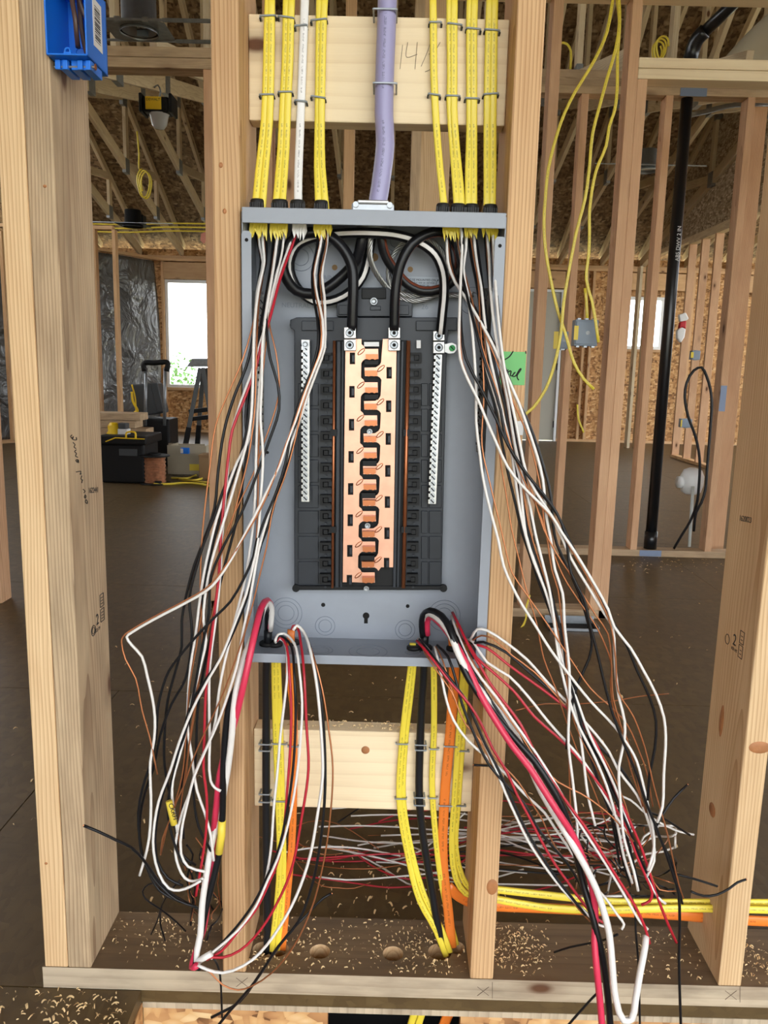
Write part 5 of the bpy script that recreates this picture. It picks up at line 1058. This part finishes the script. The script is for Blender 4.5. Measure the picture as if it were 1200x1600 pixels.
# ================================================================== THINGS IN THE HALL AND MIDDLE WALLS
# recessed can light between joists
cl = thing('recessed_light', (-.945, 2.685, 2.44), 'steel recessed light housing on hanger bars above the left doorway', 'light fixture')
for yy in (2.565, 2.79):
    MB().box((-1.30, yy-.004, 2.452), (-.35, yy+.004, 2.462)).build('hanger_bar', STL, cl, False, .001); MB().box((-.80, yy-.005, 2.450), (-.35, yy+.005, 2.464)).build('bar_sleeve', GAL, cl)
c = Vector((-.935, 2.68, 2.455)); m_ = MB(); n = 28
sq = []
for i in range(n):
    t = 2*math.pi*i/n; k = 1/max(abs(math.cos(t)), abs(math.sin(t))); sq.append((.135*k*math.cos(t), .108*k*math.sin(t)))
for i in range(n):
    t = 2*math.pi*i/n
    m_.v += [(c.x+.075*math.cos(t), c.y+.075*math.sin(t), c.z), (c.x+sq[i][0], c.y+sq[i][1], c.z), (c.x+.075*math.cos(t), c.y+.075*math.sin(t), c.z+.002), (c.x+sq[i][0], c.y+sq[i][1], c.z+.002)]
for i in range(n):
    a, b_ = 4*i, 4*((i+1) % n); m_.face((a, a+1, b_+1, b_)); m_.face((a+2, b_+2, b_+3, a+3)); m_.face((a+1, a+3, b_+3, b_+1))
m_.build('mounting_plate', GAL, cl)
MB().lathe(c, [(.082, -.012), (.084, 0), (.075, .0), (.075, .15), (.0, .151)], 28).build('can', STL, cl, True)
text_mesh('can_lettering', 'HALO', .03, PAPER, cl, (c.x-.045, c.y+.066, c.z+.035), (1, 0, 0), (0, 0, 1)); MB().box((c.x-.05, c.y+.068, c.z+.005), (c.x+.02, c.y+.07, c.z+.03)).build('can_label', BLUEG, cl)
for s in (-1, 1): MB().box((c.x+.06*s-.012, 2.56, 2.448), (c.x+.06*s+.012, 2.575, 2.468)).build('bar_clip', ZN, cl)
def canlight(px_, py, Y, s, lab, mat):
    q = P(px_, py, Y); t = thing('recessed_light', q, lab, 'light fixture'); MB().box((q.x-.13*s, Y-.11*s, q.z), (q.x+.13*s, Y+.11*s, q.z+.004)).build('mounting_plate', mat, t); MB().lathe((q.x, Y, q.z-.001), [(.09*s, -.02), (.092*s, 0), (.075*s, 0), (.07*s, .13*s), (0, .13*s)], 20).build('can', mat, t, True)
    MB().box((q.x-.05*s, Y+.10*s, q.z+.01), (q.x+.06*s, Y+.2*s, q.z+.11*s)).build('junction_box', mat, t); MB().box((q.x-.5, Y-.1*s, q.z+.004), (q.x+.5, Y-.09*s, q.z+.012)).build('hanger_bar', STL, t)
canlight(1010, 264, 6.6, 1.25, 'steel recessed light housing among the trusses at right', STL); canlight(208, 352, 8.6, 1.3, 'dark recessed light housing far off above the window', BLKD)
# drain pipe, elbow and sloping run
YV = YP+.0445; pp = thing('drain_pipe', (1.705, YV, 0), 'black plastic drain pipe standing in the plumbing wall', 'pipe')
xb = P(1016, 850, YV).x; xt_ = P(1073, 160, YV).x
MB().cyl((xb, YV, .039), (xt_, YV, 2.60), .0305, 20).build('pipe_run', ABS, pp, True); MB().cyl((xb, YV, .039), (xb, YV, .14), .036, 20).build('coupling', ABS, pp, True)
e1 = P(1081, 82, YV); e2 = P(1090, 60, YV-.03); e3 = P(1152, 0, YV-.16)
MB().tube(spline([(xt_, YV, 2.58), (e1.x, YV, e1.z), e2, e2+(e3-e2)*.2], .02), .037, 18).build('elbow', ABS, pp, True); MB().cyl(e2, e2+(e3-e2)*1.6, .0305, 20).build('pipe_run', ABS, pp, True)
text_mesh('pipe_print', 'ABS DWV 2 IN', .028, PAPER, pp, (xb+.014, YV-.0322, 1.62), (-.02, 0, 1), (-1, 0, 0))
lp = thing('hanging_cable', P(1054, 857, 3.28), 'black cable looped up and hung beside the drain pipe', 'cable')
MB().tube(spline([P(*q) for q in ((1053, 857, 3.34), (1064, 838, 3.32), (1078, 815, 3.30), (1088, 790, 3.28), (1092, 760, 3.27), (1093, 715, 3.26), (1086, 680, 3.26), (1075, 650, 3.26), (1070, 620, 3.26), (1073, 598, 3.26), (1084, 579, 3.26), (1096, 574, 3.26), (1104, 588, 3.26), (1110, 608, 3.26), (1112, 630, 3.255), (1109, 680, 3.255), (1105, 730, 3.25), (1102, 765, 3.25), (1096, 785, 3.25), (1088, 800, 3.26), (1084, 830, 3.28))], .03), .0075, 8).build('sheath', BKJ, lp, True)
wp_ = thing('supply_pipe', P(1077, 857, YV), 'thin white water pipe rising beside the looped black cable', 'pipe'); MB().cyl(P(1077, 854, YV), P(1083, 760, YV), .009, 12).build('pipe_run', PEX, wp_, True)
tb = thing('test_cap', P(1079, 752, 3.42), 'white rounded plastic cap on the thin white pipe', 'pipe cap')
c = P(1081, 752, 3.42); MB().lathe(c, [(0, -.075), (.03, -.075), (.055, -.06), (.065, -.02), (.065, .03), (.05, .065), (.02, .078), (0, .078)], 20).build('cap_body', WHT, tb, True); MB().cyl(c+Vector((-.06, -.01, -.005)), c+Vector((-.085, -.012, -.005)), .034, 16).build('cap_nozzle', WHT, tb, True)
du = thing('air_duct', P(1145, 86, 3.75), 'beige flexible air duct curving over the plumbing wall at upper right', 'duct'); MB().tube(spline([P(1150, 112, 3.9), P(1172, 88, 3.85), P(1196, 64, 3.8), P(1230, 36, 3.7), P(1280, 10, 3.6)], .04), .105, 18).build('duct_sleeve', TANW if False else CARD, du, True)
# outlet boxes with yellow labels
def gang(px0, py0, px1, py1, Y, dep, lab, lx, n):
    a, b_ = P(px0, py1, Y), P(px1, py0, Y); t = thing('outlet_box', a, lab, 'electrical box')
    MB().box((a.x, Y+.002, a.z), (b_.x, Y+dep, b_.z)).build('box_shell', BLUEG, t, False, .003); MB().box((a.x+.004, Y-.003, a.z+.006), (b_.x-.004, Y+.002, b_.z-.006)).build('box_face', BLUEG, t, False, .002)
    for k in range(n):
        for zz in (a.z-.006, b_.z): MB().box((a.x+(b_.x-a.x)*(k+.3)/n, Y+.004, zz), (a.x+(b_.x-a.x)*(k+.7)/n, Y+.03, zz+.006)).build('fixing_tab', STL, t)
    q0, q1 = P(lx[0], lx[3], Y), P(lx[2], lx[1], Y); MB().box((q0.x, Y-.0045, q0.z), (q1.x, Y-.0032, q1.z)).build('yellow_label', YTAPE, t); MB().cyl((a.x*.45+b_.x*.55, Y-.0035, (a.z+b_.z)/2), (a.x*.45+b_.x*.55, Y-.003, (a.z+b_.z)/2), .008, 14).build('knockout', GAL, t)
gang(897, 500, 936, 540, 2.09, .06, 'wide grey outlet box with a yellow label on the doubled stud', (896, 509, 904, 531), 3)
gang(872, 518, 889, 545, 3.29, .07, 'small grey outlet box with a yellow label on the plumbing wall stud', (864, 518, 873, 545), 1)
gang(1081, 548, 1095, 562, 8.02, .09, 'tiny grey outlet box high on the inner partition', (1079, 550, 1084, 559), 1)
gang(1064, 655, 1082, 668, 8.02, .09, 'tiny grey outlet box low on the inner partition', (1063, 656, 1066, 667), 1)
def hang(lab, s, Y, w=.0058):
    t = thing('hanging_cable', P(*pix(s)[0][:2], Y), lab, 'cable', 'yellow cables hanging beside the doubled stud'); MB().tube(spline([P(q[0], q[1], Y) for q in pix(s)], .03), 0, 8, (w, .0028)).build('sheath', YEL, t, True)
hang('yellow cable hanging furthest left in the right background', '960,-15 948,51 938,76 921,108 899,143 882,177 871,208 857,263 852,311 850,344 852,387 859,429 871,484 884,523 897,567 912,592 928,608', 2.02)
hang('yellow cable hanging into the wide grey outlet box', '963,-15 968,42 965,80 964,143 960,174 952,197 947,228 931,268 921,330 921,361 920,395 916,437 925,471 931,505 935,535', 2.045)
hang('yellow cable crossing the others and swinging left to the panel stud', '966,-15 968,35 962,76 948,125 936,169 926,208 920,270 914,311 901,361 891,412 881,471 876,522 867,567 853,607 833,637 810,655', 2.0)
hang('short yellow cable end behind the wide grey outlet box', '914,450 916,470 918,506', 2.12)
hang('pale cable end dangling from the far wall box', '902,632 904,655 909,668 912,676', 10.88, .014)
# floor boot and stray cable in the hall
fb = thing('floor_boot', G(900, 980, 0), 'galvanised floor register boot set in the floor of the hall', 'duct'); a = G(858, 985, .002); b_ = G(936, 986, .002)
m_ = MB(); m_.box((a.x, a.y, 0.0005), (b_.x, a.y+.004, .012)); m_.box((a.x, a.y+.10, .0005), (b_.x, a.y+.104, .034)); m_.box((a.x, a.y, .0005), (a.x+.004, a.y+.104, .02)); m_.box((b_.x-.004, a.y, .0005), (b_.x, a.y+.104, .02)); m_.build('boot_rim', STL, fb); MB().box((a.x, a.y, .0002), (b_.x, a.y+.1, .0015)).build('boot_throat', VOID, fb)
t = thing('hanging_cable', P(806, 990, 1.2), 'yellow cable bending down behind the stud right of the panel', 'cable'); MB().tube(spline([P(*q) for q in ((785, 1000, 1.86), (800, 994, 1.90), (814, 982, 1.96), (822, 966, 2.02), (822, 950, 2.06), (828, 930, 2.085))], .02), 0, 8, (.0058, .003)).build('sheath', YEL, t, True)
# cables seen through the rim opening
for k, (pth, mt, lab) in enumerate(((((650, 1575, .03), (642, 1600, .04), (632, 1640, .05)), YEL, 'left yellow cable seen under the plate in the dark opening'), (((662, 1575, .034), (654, 1600, .045), (646, 1640, .055)), YEL, 'right yellow cable seen under the plate in the dark opening'), (((706, 1572, .04), (694, 1600, .05), (682, 1640, .06)), ORJ, 'orange cable seen under the plate in the dark opening'))):
    t = thing('orange_cable' if mt is ORJ else 'yellow_cable', P(*pth[0]), lab, 'cable'); MB().tube(spline([P(*q) for q in pth], .01), 0, 8, (.009 if mt is ORJ else .0062, .003)).build('sheath', mt, t, True)

# ================================================================== TOOLS IN THE FAR ROOM (seen through the left doorway)
def rect(px0, py0, px1, py1, Y, dep, name, mat, parent, bev=.006, floor_=False):
    a, b_ = P(px0, py1, Y), P(px1, py0, Y)
    return MB().box((a.x, Y, 0.001 if floor_ else a.z), (b_.x, Y+dep, b_.z)).build(name, mat, parent, False, bev)
t = thing('tool_tote', G(190, 755), 'black lidded tool tote with a yellow latch on the floor', 'tool box'); rect(158, 694, 225, 755, 5.58, .42, 'tote_body', BLKD, t, .02, True); rect(154, 682, 228, 694, 5.55, .48, 'tote_lid', BLKD, t, .012)
for a, b_ in (((165, 690), (180, 684)), ((180, 684), (226, 686))): MB().bar(P(*a, 5.545), P(*b_, 5.545), .008, .008).build('yellow_trim', TOOLY, t)
m_ = MB(); m_.tube(spline([P(197, 685, 5.54), P(198, 676, 5.54), P(211, 676, 5.54), P(212, 685, 5.54)], .01), .008, 8); m_.build('yellow_latch', TOOLY, t, True); rect(186, 702, 214, 712, 5.575, .01, 'tote_recess', TOOLG, t, .003)
t = thing('lumber_stack', G(185, 742), 'short stack of pale planks behind the tool tote', 'lumber'); zt2 = P(185, 645, 6.25).z; nb = 8
for k in range(nb): board('plank', (-2.62, 6.35, (k+.5)*zt2/nb), (P(212, 660, 6.25).x+.05*(k % 3), 6.35, (k+.5)*zt2/nb), zt2/nb-.004, .24, WOODG, t)
t = thing('charger', P(176, 675, 5.7), 'yellow battery charger with a small carton on the tool tote', 'charger'); q = P(178, 682, 5.75)
MB().lathe((q.x, 5.75, q.z), [(.0, .0), (.06, .0), (.06, .03), (.045, .05), (.05, .09), (.03, .12), (0, .12)], 16).build('charger_body', TOOLY, t, True); MB().box((q.x+.05, 5.70, q.z), (q.x+.13, 5.80, q.z+.07)).build('small_carton', PAPER, t, False, .003); MB().box((q.x+.055, 5.698, q.z+.07), (q.x+.125, 5.79, q.z+.12)).build('battery', TOOLG, t, False, .008)
t = thing('rolling_tool_box', G(245, 722), 'black rolling tool box with a raised telescopic handle', 'tool box'); Y = 6.75
rect(222, 655, 264, 722, Y, .35, 'lower_box', BLKD, t, .02, True)
for x_ in (227, 257): MB().cyl(P(x_, 665, Y-.03), P(x_+1, 575, Y-.03), .016, 12).build('handle_post', STL, t, True)
m_ = MB(); m_.tube(spline([P(226, 580, Y-.03), P(225, 568, Y-.03), P(242, 567, Y-.03), P(262, 567, Y-.03), P(260, 580, Y-.03)], .02), .026, 10); m_.build('handle_grip', BLKD, t, True)
a = [P(205, 601, Y+.1), P(212, 652, Y+.1), P(258, 645, Y+.1), P(247, 598, Y+.1)]; MB().prism(a, (0, .16, 0)).build('upper_case', TOOLG, t, False, .015)
MB().prism([P(234, 599, Y+.06), P(246, 645, Y+.06), P(256, 643, Y+.06), P(246, 598, Y+.06)], (0, .05, 0)).build('case_rib', TOOLG, t, False, .008); MB().tube(spline([P(206, 612, Y+.05), P(208, 628, Y+.05), P(215, 642, Y+.05), P(210, 644, Y+.05)], .02), .012, 8).build('yellow_latch', TOOLY, t, True); MB().tube(spline([P(206, 601, Y+.08), P(211, 620, Y+.08), P(213, 650, Y+.08)], .03), .008, 6).build('yellow_trim', TOOLY, t, True)
for x_ in (226, 260): MB().cyl(P(x_, 716, Y+.25)+Vector((-.02, 0, 0)), P(x_, 716, Y+.25)+Vector((.02, 0, 0)), .06, 18).build('wheel', RUB, t)
t = thing('step_platform', G(290, 695), 'folding aluminium step platform standing in front of the window', 'ladder'); Y = 8.4
top = [P(291, 573, Y), P(331, 573, Y), P(331, 560, Y), P(300, 560, Y)]; MB().prism(top, (0, .3, 0)).build('tray', GAL, t, False, .01)
for p, q in (((313, 575, Y), (288, 694, Y-.1)), ((318, 575, Y+.25), (308, 690, Y+.35)), ((317, 575, Y), (338, 694, Y-.1)), ((322, 575, Y+.25), (345, 690, Y+.4))):
    A, B_ = P(*p), P(*q); B_.z = .004; MB().bar(A, B_, .05, .035, (0, 1, 0)).build('leg', SILT, t, False, .006)
    m_ = MB(); m_.bar(B_+(A-B_)*.28, B_, .058, .042, (0, 1, 0)); m_.build('leg_boot', BLKD, t, False, .004)
for y_ in (643, 655): MB().bar(P(296, y_, Y-.02), P(332, y_-4, Y-.02), .05, .09, (0, 1, 0)).build('step', BLKD, t, False, .006)
t = thing('copper_spool', G(245, 757), 'spool of bare copper wire standing on the floor', 'spool'); q = G(246, 754); q.y = 5.62
for z_ in (.0, .235): MB().lathe((q.x, q.y, z_), [(0, 0), (.125, 0), (.128, .004), (.125, .012), (0, .012)], 28).build('flange', BLKD, t)
MB().lathe((q.x, q.y, .012), [(.083+.006*(i % 2)+.004*math.sin(i*.7), .223*i/60) for i in range(61)], 28).build('copper_winding', CUW, t, False); MB().cyl((q.x, q.y, .247), (q.x, q.y, .262), .05, 20).build('spool_hub', BLKD, t)
t = thing('plastic_carton', G(290, 738), 'pale open plastic bin beside the copper spool', 'box'); Y = 6.15
rect(262, 697, 322, 738, Y, .012, 'bin_side', CARD, t, .003, True); rect(264, 694, 320, 738, Y+.35, .012, 'bin_side', CARD, t, .003, True)
for x_ in (262, 320): a, b_ = P(x_, 738, Y), P(x_+2, 697, Y); MB().box((a.x, Y+.012, .001), (a.x+.012, Y+.35, b_.z)).build('bin_side', CARD, t)
a = P(262, 738, Y); b_ = P(322, 738, Y); MB().box((a.x, Y, .001), (b_.x, Y+.36, .012)).build('bin_floor', CARD, t); MB().box((P(296, 720, Y).x, Y-.002, P(296, 735, Y).z), (P(314, 720, Y).x, Y-.0005, P(296, 725, Y).z)).build('printed_band', YTAPE, t)
t = thing('kraft_box', G(320, 744), 'brown kraft box partly hidden by the stud left of the panel', 'box'); rect(311, 713, 335, 744, 5.95, .15, 'box_body', TAN, t, .004, True); rect(310, 711, 336, 714, 5.94, .17, 'box_flap', TAN, t, .002)
t = thing('small_blue_box', P(288, 708, 6.3), 'small blue carton lying on the pale plastic bin', 'box'); rect(282, 700, 295, 709, 6.12, .06, 'carton_body', BLUE, t, .004); rect(282, 701, 286, 708, 6.118, .002, 'carton_label', PAPER, t, 0)
t = thing('extension_cord', G(260, 757), 'yellow cord lying on the floor before the copper spool', 'cord'); MB().tube(spline([G(*q)+Vector((0, 0, .009)) for q in ((240, 758), (262, 758), (290, 756), (315, 758), (340, 765))], .05), .009, 8).build('cord_sheath', YEL, t, True); MB().cyl(G(232, 757)+Vector((0, 0, .02)), G(252, 758)+Vector((0, 0, .02)), .016, 10).build('cord_plug', BLKD, t, True)
t = thing('extension_cord', G(280, 748), 'yellow cord coiled on the floor below the pale plastic bin', 'cord'); MB().tube(spline([G(*q)+Vector((0, 0, .008)) for q in ((268, 748), (290, 749), (312, 742), (318, 748), (300, 752), (280, 750), (330, 756))], .05), .008, 8).build('cord_sheath', YEL, t, True)
# work light hung below a truss
Y = 5.35; q = P(248, 186, Y); t = thing('work_light', q, 'yellow and black work light hung under a roof truss', 'work light'); s = 1.0
MB().box((q.x-.10, Y-.08, q.z+.03), (q.x+.10, Y+.08, q.z+.14)).build('light_body', BLKD, t, False, .02); MB().box((q.x-.075, Y-.084, q.z+.045), (q.x+.045, Y-.078, q.z+.135)).build('yellow_panel', TOOLY, t, False, .008)
for s in (-1, 1): MB().box((q.x+s*.112-.012, Y-.09, q.z+.025), (q.x+s*.112+.012, Y+.09, q.z+.16)).build('guard', BLKD, t, False, .008)
MB().lathe((q.x+.005, Y, q.z-.075), [(0, 0), (.035, .004), (.055, .03), (.07, .10), (.08, .108), (.0, .109)], 20).build('lens', LENS, t, True); text_mesh('light_lettering', 'DEWALT', .026, INK, t, (q.x-.068, Y-.0848, q.z+.105), (1, 0, 0), (0, 0, 1))
m_ = MB(); m_.tube(spline([(q.x, Y, q.z+.14), (q.x+.02, Y, q.z+.19), (q.x, Y, q.z+.24), (q.x-.03, Y, q.z+.22)], .02), .006, 8); m_.build('hook', STL, t, True)
# yellow cable coil and runs among the trusses
t = thing('cable_coil', P(220, 280, 7.2), 'small yellow coil hanging from a truss web left of the panel', 'cable'); Y = 7.2; c = P(222, 285, Y)
MB().tube(spline([P(214, 205, Y), P(217, 240, Y), P(218, 265, Y)]+[(c.x+.055*math.cos(a)*(1+.1*math.sin(3*a)), Y+.01*a, c.z+.13*math.sin(a)) for a in [1.6+.5*i for i in range(30)]], .03), .008, 6).build('coil', YEL, t, True)
for y_, lab in ((349, 'upper cable strung along the far roof edge'), (355, 'middle cable strung along the far roof edge'), (361, 'lower cable strung along the far roof edge')):
    t = thing('strung_cable', P(140, y_, 9.6), lab, 'cable', 'cables strung along the far roof edge'); MB().tube(spline([P(120, y_, 9.6), P(200, y_+2, 9.6), P(260, y_, 9.6), P(345, y_+1, 9.6)], .1), .01, 6).build('sheath', YEL, t, True)
t = thing('warning_flag', P(318, 371, 9.55), 'pink flag tied to the trusses at the edge of the doorway', 'flag'); m_ = MB(); m_.prism([P(314, 365, 9.55), P(322, 362, 9.55), P(323, 376, 9.55), P(318, 381, 9.55), P(313, 376, 9.55)], (0, .01, 0)); m_.build('flag_cloth', PINK, t)
# red and white bag hung on the inner partition
Y = 8.44; t = thing('plastic_bag', P(1065, 535, Y), 'red and white plastic bag hung on the inner partition', 'bag')
for nm, mt, pl in (('bag_top', PAPER, ((1061, 492), (1072, 488), (1077, 498), (1073, 501), (1063, 503))), ('bag_band', REDP, ((1063, 503), (1073, 501), (1072, 514), (1066, 511), (1061, 514))), ('bag_bottom', PAPER, ((1058, 516), (1061, 514), (1066, 511), (1072, 514), (1070, 527), (1064, 536), (1058, 528)))):
    MB().prism([P(a_, b_, Y) for a_, b_ in pl], (0, .06, 0)).build(nm, mt, t, False, .012)
# bits above the plumbing wall
t = thing('metal_strap', P(1120, 172, 4.3), 'shiny perforated steel strap strung under the trusses at right', 'strap'); MB().tube(spline([P(1078, 180, 4.3), P(1105, 174, 4.3), P(1135, 166, 4.3), P(1165, 163, 4.3), P(1200, 162, 4.3)], .05), 0, 8, (.02, .002), (0, -1, .5)).build('strap_band', ZN, t, True)
t = thing('cable_coil', P(1036, 84, 3.75), 'small yellow coil resting over the plumbing wall left of the drain pipe', 'cable'); c = P(1036, 72, 3.75); MB().tube(spline([(c.x+.03*math.cos(a)+.004*math.sin(2*a), 3.75+.006*a, c.z+.055*math.sin(a)) for a in [.6*i for i in range(34)]], .02), .0055, 6).build('coil', YEL, t, True)
hang('yellow cable hooked over the plumbing wall beside the panel stud', '866,72 876,67 886,69 892,80 891,108', 3.4, .006)
